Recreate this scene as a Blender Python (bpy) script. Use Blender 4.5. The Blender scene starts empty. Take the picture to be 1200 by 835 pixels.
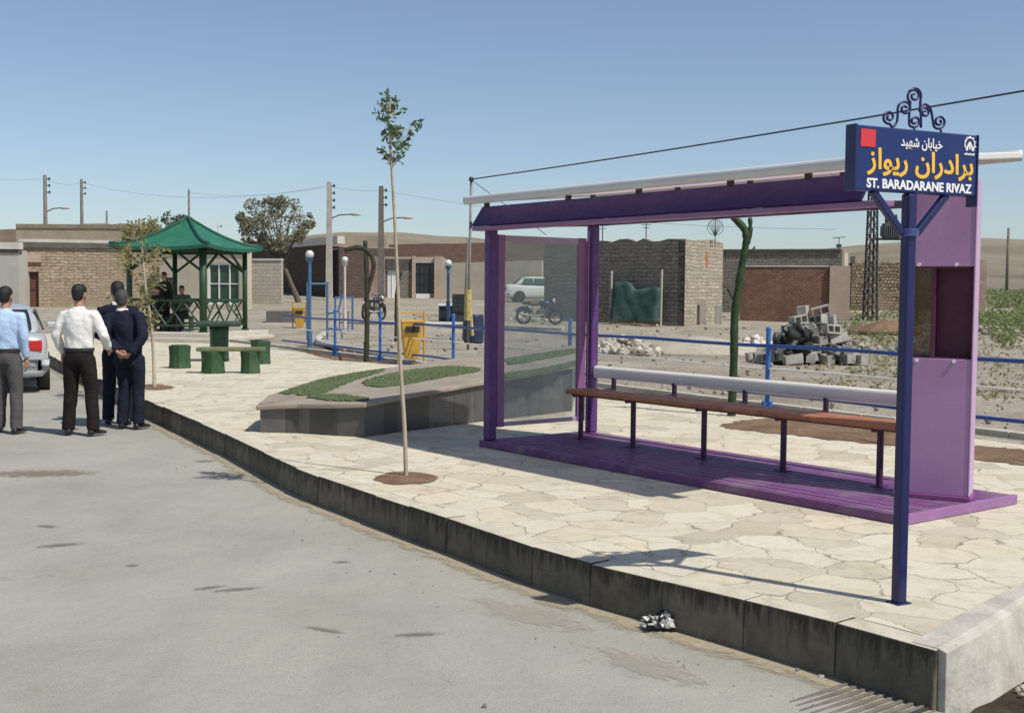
import bpy, bmesh, math, random
import numpy as np
from mathutils import Vector, Matrix, noise
random.seed(7)
sc = bpy.context.scene
COL = sc.collection
RAD = math.radians

# ------------------------------------------------------------------ camera
F_PX, PITCH, ROLL, CAM_H = 1380.0, 0.05515, 0.00828, 1.52
def cam_axes():
    cp, sp = math.cos(PITCH), math.sin(PITCH)
    f = np.array([0, cp, -sp]); u = np.array([0, sp, cp]); r = np.array([1, 0, 0.])
    cr, sr = math.cos(ROLL), math.sin(ROLL)
    return cr*r+sr*u, -sr*r+cr*u, f
CR, CU, CF = cam_axes()
cam = bpy.data.cameras.new('camera')
cam.sensor_width = 36.0; cam.lens = F_PX/1200*36.0
cam.clip_start = 0.05; cam.clip_end = 5000
camo = bpy.data.objects.new('camera', cam); COL.objects.link(camo)
M = Matrix.Identity(4)
for i in range(3):
    M[i][0] = CR[i]; M[i][1] = CU[i]; M[i][2] = -CF[i]
M[0][3], M[1][3], M[2][3] = 0, 0, CAM_H
camo.matrix_world = M
sc.camera = camo

# ------------------------------------------------------------------ light
SUN_EL, SUN_AZ = RAD(54.5), math.atan2(0.797, -0.603)       # azimuth clockwise from +Y
SUN_DIR = Vector((math.sin(SUN_AZ)*math.cos(SUN_EL), math.cos(SUN_AZ)*math.cos(SUN_EL), math.sin(SUN_EL)))
world = bpy.data.worlds.new('World'); sc.world = world; world.use_nodes = True
wn = world.node_tree.nodes; wl = world.node_tree.links
sky = wn.new('ShaderNodeTexSky'); sky.sky_type = 'NISHITA'; sky.sun_disc = False
sky.sun_elevation = SUN_EL; sky.sun_rotation = SUN_AZ
sky.altitude = 1200; sky.air_density = 1.0; sky.dust_density = 1.9; sky.ozone_density = 2.2
hs = wn.new('ShaderNodeHueSaturation'); hs.inputs['Saturation'].default_value = .93
wl.new(sky.outputs[0], hs.inputs['Color']); wl.new(hs.outputs[0], wn['Background'].inputs['Color'])
wn['Background'].inputs['Strength'].default_value = 0.117
sun = bpy.data.lights.new('sun', 'SUN'); sun.energy = 4.35; sun.angle = RAD(0.53); sun.color = (1.0, 0.95, 0.865)
suno = bpy.data.objects.new('sun', sun); COL.objects.link(suno)
suno.rotation_euler = SUN_DIR.to_track_quat('Z', 'Y').to_euler(); suno.location = (0, 0, 30)
sc.view_settings.view_transform = 'Standard'; sc.view_settings.look = 'None'
sc.view_settings.exposure = 0.0; sc.view_settings.gamma = 1.0; sc.view_settings.use_curve_mapping = False
sc.cycles.max_bounces = 6; sc.cycles.transparent_max_bounces = 12

# ------------------------------------------------------------------ measuring helpers (points of the place)
def ray(px, py): return CF+(px-600)/F_PX*CR-(py-417.5)/F_PX*CU
CAMP = np.array([0, 0, CAM_H])
def ground(px, py, z=0.0):
    d = ray(px, py); p = CAMP+(z-CAM_H)/d[2]*d
    return Vector(p)
def deep(px, py, y):
    d = ray(px, py); return Vector(CAMP+y/d[1]*d)
def gz(y):
    if y < 32: return 0.0
    if y < 38: return 0.027*(y-32)**2/12
    if y < 90: return 0.027*(y-35)
    return 1.485+0.004*min(y-90, 60)
def smooth(a, b, x):
    t = max(0, min(1, (x-a)/(b-a))); return t*t*(3-2*t)

# ------------------------------------------------------------------ mesh helpers
class MB:
    def __init__(s): s.v = []; s.f = []
    def add(s, vs, fs):
        n = len(s.v); s.v += [tuple(v) for v in vs]; s.f += [tuple(i+n for i in f) for f in fs]; return s
    def box(s, x0, x1, y0, y1, z0, z1, m=None):
        vs = [Vector(p) for p in ((x0,y0,z0),(x1,y0,z0),(x1,y1,z0),(x0,y1,z0),(x0,y0,z1),(x1,y0,z1),(x1,y1,z1),(x0,y1,z1))]
        if m is not None: vs = [m @ v for v in vs]
        return s.add(vs, [(0,3,2,1),(4,5,6,7),(0,1,5,4),(1,2,6,5),(2,3,7,6),(3,0,4,7)])
    def bar(s, p, q, w, h=None, up=(0,0,1)):
        p, q = Vector(p), Vector(q); h = h or w
        d = (q-p); L = d.length; d.normalize(); up = Vector(up)
        if abs(d.dot(up)) > .98: up = Vector((0,1,0))
        x = d.cross(up).normalized(); z = x.cross(d)
        m = Matrix((x, d, z)).transposed().to_4x4(); m.translation = p
        return s.box(-w/2, w/2, 0, L, -h/2, h/2, m)
    def tube(s, pts, rad, n=10, caps=True, squash=1.0):
        pts = [Vector(p) for p in pts]
        if not hasattr(rad, '__len__'): rad = [rad]*len(pts)
        rings = []; prev = None
        for i, p in enumerate(pts):
            a = pts[max(i-1, 0)]; b = pts[min(i+1, len(pts)-1)]
            d = (b-a)
            d = d.normalized() if d.length > 1e-9 else Vector((0,0,1))
            if prev is None:
                x = d.cross(Vector((0,0,1)) if abs(d.z) < .9 else Vector((0,1,0))).normalized()
            else:
                x = (prev-d*prev.dot(d))
                x = x.normalized() if x.length > 1e-6 else d.orthogonal().normalized()
            prev = x; y = d.cross(x)
            rings.append([p+rad[i]*(math.cos(t)*x+math.sin(t)*y*squash) for t in (2*math.pi*k/n for k in range(n))])
        return s.rings(rings, caps)
    def rings(s, rings, caps=True):
        n = len(rings[0]); vs = [v for r in rings for v in r]; fs = []
        for i in range(len(rings)-1):
            for k in range(n):
                a, b = i*n+k, i*n+(k+1) % n
                fs.append((a, b, b+n, a+n))
        if caps:
            fs.append(tuple(range(n-1, -1, -1))); fs.append(tuple(range((len(rings)-1)*n, len(rings)*n)))
        return s.add(vs, fs)
    def ell(s, secs, n=18, caps=True):
        # stacked horizontal ellipses (cx,cy,z,rx,ry)
        return s.rings([[Vector((cx+rx*math.cos(2*math.pi*k/n), cy+ry*math.sin(2*math.pi*k/n), z)) for k in range(n)] for cx, cy, z, rx, ry in secs], caps)
    def ball(s, c, r, n=12, m=8):
        c = Vector(c); r = Vector(r) if hasattr(r, '__len__') else Vector((r,r,r))
        secs = []
        for i in range(1, m):
            t = -math.pi/2+math.pi*i/m
            secs.append((c.x, c.y, c.z+r.z*math.sin(t), r.x*math.cos(t), r.y*math.cos(t)))
        return s.ell(secs, n)
    def prism(s, poly, z0, z1):
        n = len(poly); z1f = z1 if callable(z1) else (lambda x, y: z1)
        vs = [(p[0], p[1], z0) for p in poly]+[(p[0], p[1], z1f(p[0], p[1])) for p in poly]
        fs = [tuple(range(n-1, -1, -1)), tuple(range(n, 2*n))]
        fs += [(i, (i+1) % n, n+(i+1) % n, n+i) for i in range(n)]
        return s.add(vs, fs)
    def outline(s, poly, y0, y1):
        # polygon in (u,z), thickness along y
        n = len(poly)
        vs = [(p[0], y0, p[1]) for p in poly]+[(p[0], y1, p[1]) for p in poly]
        fs = [tuple(range(n)), tuple(range(2*n-1, n-1, -1))]
        fs += [(i, n+i, n+(i+1) % n, (i+1) % n) for i in range(n)]
        return s.add(vs, fs)
    def torus(s, c, R, r, axis='x', n=24, m=8):
        c = Vector(c); rings = []
        for i in range(n):
            t = 2*math.pi*i/n; ring = []
            for k in range(m):
                p = 2*math.pi*k/m; rr = R+r*math.cos(p); h = r*math.sin(p)
                q = {'x': (h, rr*math.cos(t), rr*math.sin(t)), 'y': (rr*math.cos(t), h, rr*math.sin(t)), 'z': (rr*math.cos(t), rr*math.sin(t), h)}[axis]
                ring.append(c+Vector(q))
            rings.append(ring)
        rings.append(rings[0]); return s.rings(rings, False)
    def build(s, name, mat, parent=None, smooth_=False, bevel=0.0, loc=None, rz=0.0, remesh=0.0, sub=0, uv=True, seg=2, folds=0.0):
        me = bpy.data.meshes.new(name); me.from_pydata(s.v, [], s.f); me.validate()
        bm = bmesh.new(); bm.from_mesh(me)
        bmesh.ops.recalc_face_normals(bm, faces=bm.faces); bm.to_mesh(me); bm.free()
        o = bpy.data.objects.new(name, me); COL.objects.link(o)
        me.materials.append(mat)
        mods = False
        if remesh:
            md = o.modifiers.new('r', 'REMESH'); md.mode = 'VOXEL'; md.voxel_size = remesh; md.use_smooth_shade = True
            ms = o.modifiers.new('s', 'SMOOTH'); ms.iterations = 4; ms.factor = .5; mods = True
        if bevel:
            md = o.modifiers.new('b', 'BEVEL'); md.width = bevel; md.segments = seg; md.limit_method = 'ANGLE'; md.angle_limit = RAD(35); mods = True
        if sub:
            md = o.modifiers.new('s', 'SUBSURF'); md.levels = md.render_levels = sub; mods = True
        if mods:
            dg = bpy.context.evaluated_depsgraph_get()
            nm = bpy.data.meshes.new_from_object(o.evaluated_get(dg))
            o.modifiers.clear(); o.data = nm; bpy.data.meshes.remove(me); me = nm; me.name = name
            if not me.materials: me.materials.append(mat)
        if folds:
            for v in me.vertices:
                c = v.co; q = noise.noise((c.x*9+c.z*4, c.y*9, c.z*6+c.x*5))+.5*noise.noise((c.x*17+4, c.y*17+c.z*9, c.z*13-c.x*8))
                v.co = c+v.normal*q*folds
        for p in me.polygons: p.use_smooth = bool(smooth_ or remesh)
        if uv: boxuv(me)
        if loc is not None: o.location = loc
        o.rotation_euler = (0, 0, rz)
        if parent is not None: o.parent = parent
        return o
def boxuv(me):
    ul = me.uv_layers.new(name='UVMap') if not me.uv_layers else me.uv_layers[0]
    for p in me.polygons:
        n = p.normal
        if abs(n.z) > .75:
            for li in p.loop_indices:
                c = me.vertices[me.loops[li].vertex_index].co; ul.data[li].uv = (c.x, c.y)
        else:
            t = Vector((-n.y, n.x, 0)).normalized()
            for li in p.loop_indices:
                c = me.vertices[me.loops[li].vertex_index].co; ul.data[li].uv = (c.dot(t), c.z)
def tag(o, label=None, cat=None, group=None, kind=None):
    if label: o['label'] = label
    if cat: o['category'] = cat
    if group: o['group'] = group
    if kind: o['kind'] = kind
    return o
def thing(name, label, cat, loc=(0,0,0), rz=0.0, group=None):
    o = bpy.data.objects.new(name, None); COL.objects.link(o); o.empty_display_size = .2
    o.location = loc; o.rotation_euler = (0, 0, rz)
    return tag(o, label, cat, group)
def copy_tree(o, parent=None, label=None, loc=None, rz=None):
    kids = [c for c in bpy.data.objects if c.parent == o]
    c = o.copy(); COL.objects.link(c)
    if parent is not None: c.parent = parent
    if label: c['label'] = label
    if loc is not None: c.location = loc
    if rz is not None: c.rotation_euler = (0, 0, rz)
    for k in kids: copy_tree(k, c)
    return c

# ------------------------------------------------------------------ materials
MATS = {}
class NT:
    def __init__(s, name):
        s.m = bpy.data.materials.new(name); s.m.use_nodes = True; s.t = s.m.node_tree; s.n = s.t.nodes; s.l = s.t.links
        s.b = s.n['Principled BSDF']
    def new(s, t, **k):
        x = s.n.new(t)
        for a, v in k.items(): setattr(x, a, v)
        return x
    def link(s, a, b): s.l.new(a, b)
    def noise(s, vec, scale, detail=4, rough=.55, dist=0.0):
        x = s.new('ShaderNodeTexNoise'); x.inputs['Scale'].default_value = scale; x.inputs['Detail'].default_value = detail
        x.inputs['Roughness'].default_value = rough; x.inputs['Distortion'].default_value = dist
        s.link(vec, x.inputs['Vector']); return x.outputs['Fac']
    def ramp(s, fac, stops):
        x = s.new('ShaderNodeValToRGB'); e = x.color_ramp.elements
        while len(e) < len(stops): e.new(.5)
        for i, (p, c) in enumerate(stops):
            e[i].position = p; e[i].color = (*c, 1) if hasattr(c, '__len__') else (c, c, c, 1)
        s.link(fac, x.inputs['Fac']); return x.outputs['Color']
    def mix(s, fac, a, b, mode='MIX'):
        x = s.new('ShaderNodeMix', data_type='RGBA', blend_type=mode)
        for sock, v in ((x.inputs['Factor'], fac), (x.inputs['A'], a), (x.inputs['B'], b)):
            if hasattr(v, 'is_output'): s.link(v, sock)
            elif hasattr(v, '__len__'): sock.default_value = (*v, 1)
            else: sock.default_value = v
        return x.outputs['Result']
    def math(s, op, a, b=0.0, c=0.0):
        x = s.new('ShaderNodeMath', operation=op)
        for i, v in enumerate((a, b, c)):
            if hasattr(v, 'is_output'): s.link(v, x.inputs[i])
            else: x.inputs[i].default_value = v
        return x.outputs[0]
    def vadd(s, a, b, scale):
        # a + (b-.5)*scale
        x = s.new('ShaderNodeVectorMath', operation='SUBTRACT'); s.link(b, x.inputs[0]); x.inputs[1].default_value = (.5, .5, .5)
        y = s.new('ShaderNodeVectorMath', operation='SCALE'); s.link(x.outputs[0], y.inputs[0]); y.inputs['Scale'].default_value = scale
        z = s.new('ShaderNodeVectorMath', operation='ADD'); s.link(a, z.inputs[0]); s.link(y.outputs[0], z.inputs[1]); return z.outputs[0]
    def obj(s): return s.new('ShaderNodeTexCoord').outputs['Object']
    def uv(s): return s.new('ShaderNodeTexCoord').outputs['UV']
    def bump(s, h, dist, strength=1.0):
        x = s.new('ShaderNodeBump'); x.inputs['Distance'].default_value = dist; x.inputs['Strength'].default_value = strength
        s.link(h, x.inputs['Height']); s.link(x.outputs[0], s.b.inputs['Normal'])
    def color(s, c): s.link(c, s.b.inputs['Base Color'])
def mk(name, col, rough=.6, var=.18, scale=6.0, bump=0.0, bscale=30.0, metal=0.0, dirt=0.0, dirtcol=(.32,.27,.20), spec=.4, coat=0.0):
    if name in MATS: return MATS[name]
    N = NT(name); o = N.obj()
    n1 = N.noise(o, scale, 5, .6)
    lo = tuple(c*(1-var) for c in col); hi = tuple(min(1, c*(1+var)) for c in col)
    c = N.ramp(n1, [(.3, lo), (.7, hi)])
    if dirt:
        n2 = N.noise(o, scale*.37, 6, .65, .4)
        f = N.ramp(n2, [(.5, 0.0), (.72, dirt)])
        c = N.mix(f, c, dirtcol)
    N.color(c)
    r = N.ramp(N.noise(o, scale*2.3, 3), [(.3, max(.03, rough-.1)), (.7, min(1, rough+.1))])
    N.link(r, N.b.inputs['Roughness'])
    N.b.inputs['Metallic'].default_value = metal; N.b.inputs['Specular IOR Level'].default_value = spec
    N.b.inputs['Coat Weight'].default_value = coat
    if bump: N.bump(N.noise(o, bscale, 6, .65), bump)
    MATS[name] = N.m; return N.m

def mat_road():
    N = NT('road'); o = N.obj()
    c = N.ramp(N.noise(o, .55, 6, .6, .5), [(.3, (.30,.285,.24)), (.5, (.355,.34,.292)), (.72, (.405,.388,.333))])
    # tan dust drifts and fine speckle
    f = N.ramp(N.noise(o, .9, 5, .6, 1.0), [(.48, 0.0), (.78, .3)])
    c = N.mix(f, c, (.45,.41,.33))
    f = N.ramp(N.noise(o, 3.4, 5, .65, 1.2), [(.35, .12), (.5, 0.0)])
    c = N.mix(f, c, (.24,.235,.215))
    sp = N.noise(o, 110, 3, .7)
    c = N.mix(.7, c, N.ramp(sp, [(.3, .5), (.48, 1.0), (.62, 1.0), (.75, 1.25)]), 'MULTIPLY')
    # small dark oil drops and crumbs
    vo = N.new('ShaderNodeTexVoronoi'); vo.inputs['Scale'].default_value = 1.7; N.link(N.vadd(o, N.new('ShaderNodeTexNoise').outputs['Color'], .15), vo.inputs['Vector'])
    f = N.ramp(vo.outputs['Distance'], [(.03, .4), (.05, 0.0)]); c = N.mix(f, c, (.10,.09,.075))
    mp = N.new('ShaderNodeMapping'); mp.inputs['Rotation'].default_value = (0, 0, RAD(-37)); mp.inputs['Scale'].default_value = (1.3, .16, 1); N.link(o, mp.inputs['Vector'])
    c = N.mix(N.ramp(N.noise(mp.outputs[0], 1.5, 5, .6, .4), [(.45, 0.0), (.7, .3)]), c, (.265,.255,.225))
    # fine cracks
    ns = N.new('ShaderNodeTexNoise'); ns.inputs['Scale'].default_value = 1.4; ns.inputs['Detail'].default_value = 6; N.link(o, ns.inputs['Vector'])
    vc = N.new('ShaderNodeTexVoronoi', feature='DISTANCE_TO_EDGE'); vc.inputs['Scale'].default_value = .38; N.link(N.vadd(o, ns.outputs['Color'], 1.3), vc.inputs['Vector'])
    cr = N.ramp(vc.outputs['Distance'], [(.0, .55), (.006, 0.0)])
    msk = N.ramp(N.noise(o, .35, 2), [(.58, 0.0), (.64, .6)])
    c = N.mix(N.math('MULTIPLY', cr, msk), c, (.11,.10,.085))
    N.color(c); N.b.inputs['Roughness'].default_value = .85; N.b.inputs['Specular IOR Level'].default_value = .25
    N.bump(N.math('ADD', N.noise(o, 90, 4, .7), N.math('MULTIPLY', N.noise(o, 6, 5, .6), 3.0)), .004)
    return N.m
def mat_stain(name, col, amount=.8, sc_=3.0):
    # real dirt lying on the road: uneven, with gaps
    N = NT(name); o = N.obj()
    ln = N.new('ShaderNodeVectorMath', operation='LENGTH')
    N.link(N.vadd(o, N.new('ShaderNodeTexNoise').outputs['Color'], 0.0), ln.inputs[0])
    nz = N.noise(o, sc_, 6, .65, .6)
    a = N.math('SUBTRACT', N.math('ADD', N.math('ADD', N.math('MULTIPLY', nz, 2.2), N.math('MULTIPLY', N.noise(o, sc_*3.7, 5, .7), 1.6)), -1.05), ln.outputs['Value'])
    f = N.ramp(a, [(.0, 0.0), (.35, amount)])
    tr = N.new('ShaderNodeBsdfTransparent'); mx = N.new('ShaderNodeMixShader')
    N.color(N.ramp(N.noise(o, sc_*5, 4), [(.3, tuple(c*.75 for c in col)), (.7, col)])); N.b.inputs['Roughness'].default_value = .9
    N.link(f, mx.inputs[0]); N.link(tr.outputs[0], mx.inputs[1]); N.link(N.b.outputs[0], mx.inputs[2])
    N.link(mx.outputs[0], N.n['Material Output'].inputs['Surface'])
    return N.m
def mat_flag():
    N = NT('flagstone'); o = N.obj()
    ns = N.new('ShaderNodeTexNoise'); ns.inputs['Scale'].default_value = 2.2; ns.inputs['Detail'].default_value = 5; ns.inputs['Roughness'].default_value = .6; N.link(o, ns.inputs['Vector'])
    v = N.vadd(o, ns.outputs['Color'], .42)
    fl = N.new('ShaderNodeVectorMath', operation='MULTIPLY'); fl.inputs[1].default_value = (1, 1, 0); N.link(v, fl.inputs[0]); v = fl.outputs[0]
    SC = 2.7
    e = N.new('ShaderNodeTexVoronoi', feature='DISTANCE_TO_EDGE', voronoi_dimensions='2D'); e.inputs['Scale'].default_value = SC; N.link(v, e.inputs['Vector'])
    k = N.new('ShaderNodeTexVoronoi', feature='F1', voronoi_dimensions='2D'); k.inputs['Scale'].default_value = SC; N.link(v, k.inputs['Vector'])
    sep = N.new('ShaderNodeSeparateColor'); N.link(k.outputs['Color'], sep.inputs[0])
    c = N.ramp(sep.outputs[0], [(.0, (.455,.41,.31)), (.2, (.545,.495,.38)), (.45, (.61,.565,.445)), (.65, (.575,.535,.415)), (.85, (.605,.54,.405)), (1.0, (.49,.445,.35))])
    c = N.mix(.9, c, N.ramp(N.noise(o, 5, 7, .7, .8), [(.25, (.70,.67,.61)), (.5, (1,1,1)), (.8, (1.05,1.04,1.02))]), 'MULTIPLY')
    st = N.ramp(N.noise(o, .9, 6, .65, .8), [(.5, 0.0), (.78, .5)])
    c = N.mix(st, c, (.50,.45,.36))
    rd = N.ramp(N.noise(o, .75, 3, .5), [(.63, 0.0), (.74, .4)])
    c = N.mix(rd, c, (.46,.33,.26))
    # joints: mostly filled with pale mortar, open and dark only here and there
    jn = N.noise(o, 2.6, 5, .65)
    jc = N.ramp(jn, [(.37, (.21,.18,.13)), (.48, (.38,.34,.255)), (.6, (.54,.495,.385))])
    jw = N.ramp(jn, [(.35, .05), (.65, .014)])
    soft = N.ramp(N.math('DIVIDE', e.outputs['Distance'], jw), [(.3, .8), (1.3, 0.0)])
    c = N.mix(soft, c, jc)
    N.color(c); N.b.inputs['Roughness'].default_value = .9; N.b.inputs['Specular IOR Level'].default_value = .2
    h = N.math('ADD', N.math('MULTIPLY', N.ramp(N.math('DIVIDE', e.outputs['Distance'], jw), [(.2, 0.0), (1.8, 1.0)]), .35), N.math('MULTIPLY', N.noise(o, 9, 7, .68, .5), .8))
    h = N.math('ADD', h, N.math('MULTIPLY', sep.outputs[1], .35))
    N.bump(h, .010)
    return N.m
def mat_kerb():
    N = NT('kerb'); o = N.obj(); u = N.uv()
    g = N.new('ShaderNodeNewGeometry')
    c = N.ramp(g.outputs['Random Per Island'], [(.0, (.115,.10,.07)), (.5, (.155,.135,.095)), (1.0, (.20,.172,.122))])  # face tones kept dark, painting in part of its shade
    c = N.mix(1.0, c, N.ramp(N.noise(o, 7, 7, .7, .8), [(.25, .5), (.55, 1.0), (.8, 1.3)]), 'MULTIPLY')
    # soot and splash streaks running down from the top edge of the face
    sp = N.new('ShaderNodeSeparateXYZ'); N.link(u, sp.inputs[0])
    cb = N.new('ShaderNodeCombineXYZ'); N.link(N.math('MULTIPLY', sp.outputs[0], 9.0), cb.inputs[0]); N.link(N.math('MULTIPLY', sp.outputs[1], 1.4), cb.inputs[1])
    stn = N.noise(cb.outputs[0], 1.6, 6, .7, .3)
    zz = N.math('MULTIPLY_ADD', sp.outputs[1], 1.7, .19)      # v = z, 0 at the top
    f = N.ramp(N.math('ADD', stn, zz), [(.52, 0.0), (.68, .85)])
    c = N.mix(f, c, (.032,.026,.019))
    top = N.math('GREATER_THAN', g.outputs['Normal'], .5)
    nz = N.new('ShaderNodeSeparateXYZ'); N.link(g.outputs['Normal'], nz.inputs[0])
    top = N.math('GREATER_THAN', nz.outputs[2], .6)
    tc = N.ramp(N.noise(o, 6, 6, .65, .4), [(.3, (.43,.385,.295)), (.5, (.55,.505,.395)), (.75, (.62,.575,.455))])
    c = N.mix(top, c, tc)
    N.color(c); N.b.inputs['Roughness'].default_value = .9
    N.bump(N.noise(o, 40, 6, .7), .006)
    return N.m
def mat_stone(name, cols, mortar, scale=(2.2, 4.0), jw=.06, warp=.12, bump=.03, speck=.25, blotch=None, mort_amt=1.0):
    # rubble masonry on a wall: cells in wall coordinates
    N = NT(name); u = N.uv(); o = N.obj()
    mp = N.new('ShaderNodeMapping'); mp.inputs['Scale'].default_value = (scale[0], scale[1], 1); N.link(u, mp.inputs['Vector'])
    ns = N.new('ShaderNodeTexNoise'); ns.inputs['Scale'].default_value = 2.2; ns.inputs['Detail'].default_value = 4; N.link(mp.outputs[0], ns.inputs['Vector'])
    v = N.vadd(mp.outputs[0], ns.outputs['Color'], warp*4)
    e = N.new('ShaderNodeTexVoronoi', feature='DISTANCE_TO_EDGE', voronoi_dimensions='2D'); e.inputs['Scale'].default_value = 1; N.link(v, e.inputs['Vector'])
    k = N.new('ShaderNodeTexVoronoi', feature='F1', voronoi_dimensions='2D'); k.inputs['Scale'].default_value = 1; N.link(v, k.inputs['Vector'])
    sep = N.new('ShaderNodeSeparateColor'); N.link(k.outputs['Color'], sep.inputs[0])
    n = len(cols); c = N.ramp(sep.outputs[0], [(i/(n-1), cc) for i, cc in enumerate(cols)])
    c = N.mix(1.0, c, N.ramp(N.noise(o, 5, 6, .7), [(.25, 1-speck), (.6, 1.0), (.85, 1.0+speck*.4)]), 'MULTIPLY')
    if blotch:
        c = N.mix(N.ramp(N.noise(o, .6, 5, .6, .5), [(.5, 0.0), (.68, .6)]), c, blotch)
    m = N.ramp(e.outputs['Distance'], [(jw*.5, mort_amt), (jw*1.3, 0.0)])
    c = N.mix(m, c, mortar)
    N.color(c); N.b.inputs['Roughness'].default_value = .95; N.b.inputs['Specular IOR Level'].default_value = .15
    N.bump(N.math('ADD', N.ramp(e.outputs['Distance'], [(0, 0.0), (jw*2.5, 1.0)]), N.math('MULTIPLY', N.noise(o, 12, 5, .7), .6)), bump)
    return N.m
def mat_brick(name, c1, c2, mortar, bw=.24, bh=.075, m=.012, warp=.02, rough_var=.3, bump=.015, blotch=None):
    N = NT(name); u = N.uv(); o = N.obj()
    ns = N.new('ShaderNodeTexNoise'); ns.inputs['Scale'].default_value = 2.5; ns.inputs['Detail'].default_value = 5; N.link(u, ns.inputs['Vector'])
    v = N.vadd(u, ns.outputs['Color'], warp*4)
    b = N.new('ShaderNodeTexBrick'); b.inputs['Scale'].default_value = 1.0; b.inputs['Brick Width'].default_value = bw; b.inputs['Row Height'].default_value = bh
    b.inputs['Mortar Size'].default_value = m; b.inputs['Mortar Smooth'].default_value = .2; b.inputs['Bias'].default_value = 0
    b.inputs['Color1'].default_value = (*c1, 1); b.inputs['Color2'].default_value = (*c2, 1); b.inputs['Mortar'].default_value = (*mortar, 1)
    N.link(v, b.inputs['Vector'])
    c = N.mix(1.0, b.outputs['Color'], N.ramp(N.noise(o, 3.5, 6, .7, .4), [(.25, 1-rough_var), (.6, 1.0), (.85, 1.0+rough_var*.4)]), 'MULTIPLY')
    if blotch:
        c = N.mix(N.ramp(N.noise(o, .9, 5, .65, .6), [(.48, 0.0), (.62, .8)]), c, blotch)
    N.color(c); N.b.inputs['Roughness'].default_value = .93; N.b.inputs['Specular IOR Level'].default_value = .15
    N.bump(N.math('ADD', N.math('MULTIPLY', b.outputs['Fac'], -1.0), N.math('MULTIPLY', N.noise(o, 14, 5, .7), .7)), bump)
    return N.m
def mat_ground(name, stops, sc_=.5, bump=.02, pebble=None):
    N = NT(name); o = N.obj()
    c = N.ramp(N.noise(o, sc_, 8, .62, .6), stops)
    c = N.mix(.8, c, N.ramp(N.noise(o, 5, 6, .75), [(.25, .6), (.5, 1.0), (.8, 1.15)]), 'MULTIPLY')
    if pebble:
        vo = N.new('ShaderNodeTexVoronoi'); vo.inputs['Scale'].default_value = 11; N.link(o, vo.inputs['Vector'])
        sp = N.new('ShaderNodeSeparateColor'); N.link(vo.outputs['Color'], sp.inputs[0])
        f = N.math('MULTIPLY', N.ramp(vo.outputs['Distance'], [(.22, .8), (.36, 0.0)]), N.math('GREATER_THAN', sp.outputs[0], .62))
        c = N.mix(f, c, pebble)
    N.color(c); N.b.inputs['Roughness'].default_value = .95; N.b.inputs['Specular IOR Level'].default_value = .12
    N.bump(N.noise(o, 9, 8, .7), bump)
    return N.m
def mat_glass(name, col, alpha, rough=.05):
    N = NT(name); o = N.obj()
    N.color(N.ramp(N.noise(o, 3, 5, .6, .6), [(.3, tuple(c*.85 for c in col)), (.7, col)])); N.b.inputs['Roughness'].default_value = rough
    N.b.inputs['Specular IOR Level'].default_value = .6
    N.link(N.ramp(N.noise(o, 2.1, 5, .6, .8), [(.3, alpha*.75), (.7, min(1, alpha*1.25))]), N.b.inputs['Alpha'])
    return N.m
def mat_translucent(name, col, amt):
    N = NT(name); o = N.obj()
    c = N.ramp(N.noise(o, 3, 5), [(.3, tuple(x*.92 for x in col)), (.7, col)]); N.color(c); N.b.inputs['Roughness'].default_value = .45
    t = N.new('ShaderNodeBsdfTranslucent'); t.inputs['Color'].default_value = (*col, 1)
    mx = N.new('ShaderNodeMixShader'); mx.inputs[0].default_value = amt
    N.link(N.b.outputs[0], mx.inputs[1]); N.link(t.outputs[0], mx.inputs[2]); N.link(mx.outputs[0], N.n['Material Output'].inputs['Surface'])
    return N.m
def mat_leaf(name, c1, c2, trans=.35):
    N = NT(name); g = N.new('ShaderNodeNewGeometry')
    c = N.ramp(g.outputs['Random Per Island'], [(.0, c1), (1.0, c2)]); N.color(c); N.b.inputs['Roughness'].default_value = .55
    t = N.new('ShaderNodeBsdfTranslucent'); N.link(c, t.inputs['Color'])
    mx = N.new('ShaderNodeMixShader'); mx.inputs[0].default_value = trans
    N.link(N.b.outputs[0], mx.inputs[1]); N.link(t.outputs[0], mx.inputs[2]); N.link(mx.outputs[0], N.n['Material Output'].inputs['Surface'])
    return N.m
def mat_island(name, stops, rough=.9, bump=.01):
    N = NT(name); o = N.obj(); g = N.new('ShaderNodeNewGeometry')
    c = N.ramp(g.outputs['Random Per Island'], stops)
    c = N.mix(1.0, c, N.ramp(N.noise(o, 12, 5, .7), [(.25, .7), (.6, 1.0)]), 'MULTIPLY')
    N.color(c); N.b.inputs['Roughness'].default_value = rough
    if bump: N.bump(N.noise(o, 25, 5, .7), bump)
    return N.m

M_ROAD = mat_road(); M_FLAG = mat_flag(); M_KERB = mat_kerb()
M_DIRT = mat_ground('lot_dirt', [(.28, (.21,.18,.135)), (.45, (.30,.265,.205)), (.62, (.37,.335,.27)), (.8, (.42,.385,.32))], .45, .04, (.46,.44,.40))
M_SOIL = mat_ground('bed_soil', [(.3, (.15,.095,.06)), (.6, (.24,.16,.10)), (.8, (.30,.215,.14))], 2.0, .04)
M_HILL = mat_ground('hazed_hill_earth', [(.35, (.36,.30,.22)), (.5, (.46,.39,.29)), (.65, (.53,.46,.35))], .035, .9)  # earth tones made paler to paint in distance haze
M_CONC = mk('concrete', (.50,.475,.41), .9, .16, 3.0, .004, 40, dirt=.6, dirtcol=(.36,.30,.22))
M_CONCD = mk('grey_concrete', (.27,.26,.24), .9, .2, 3.0, .005, 40, dirt=.5, dirtcol=(.14,.13,.11))
M_NAVY = mk('navy_paint', (.010,.014,.085), .38, .15, 4, spec=.5)
M_SIGN = mk('sign_blue', (.012,.030,.135), .4, .08, 3, spec=.4)
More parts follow.
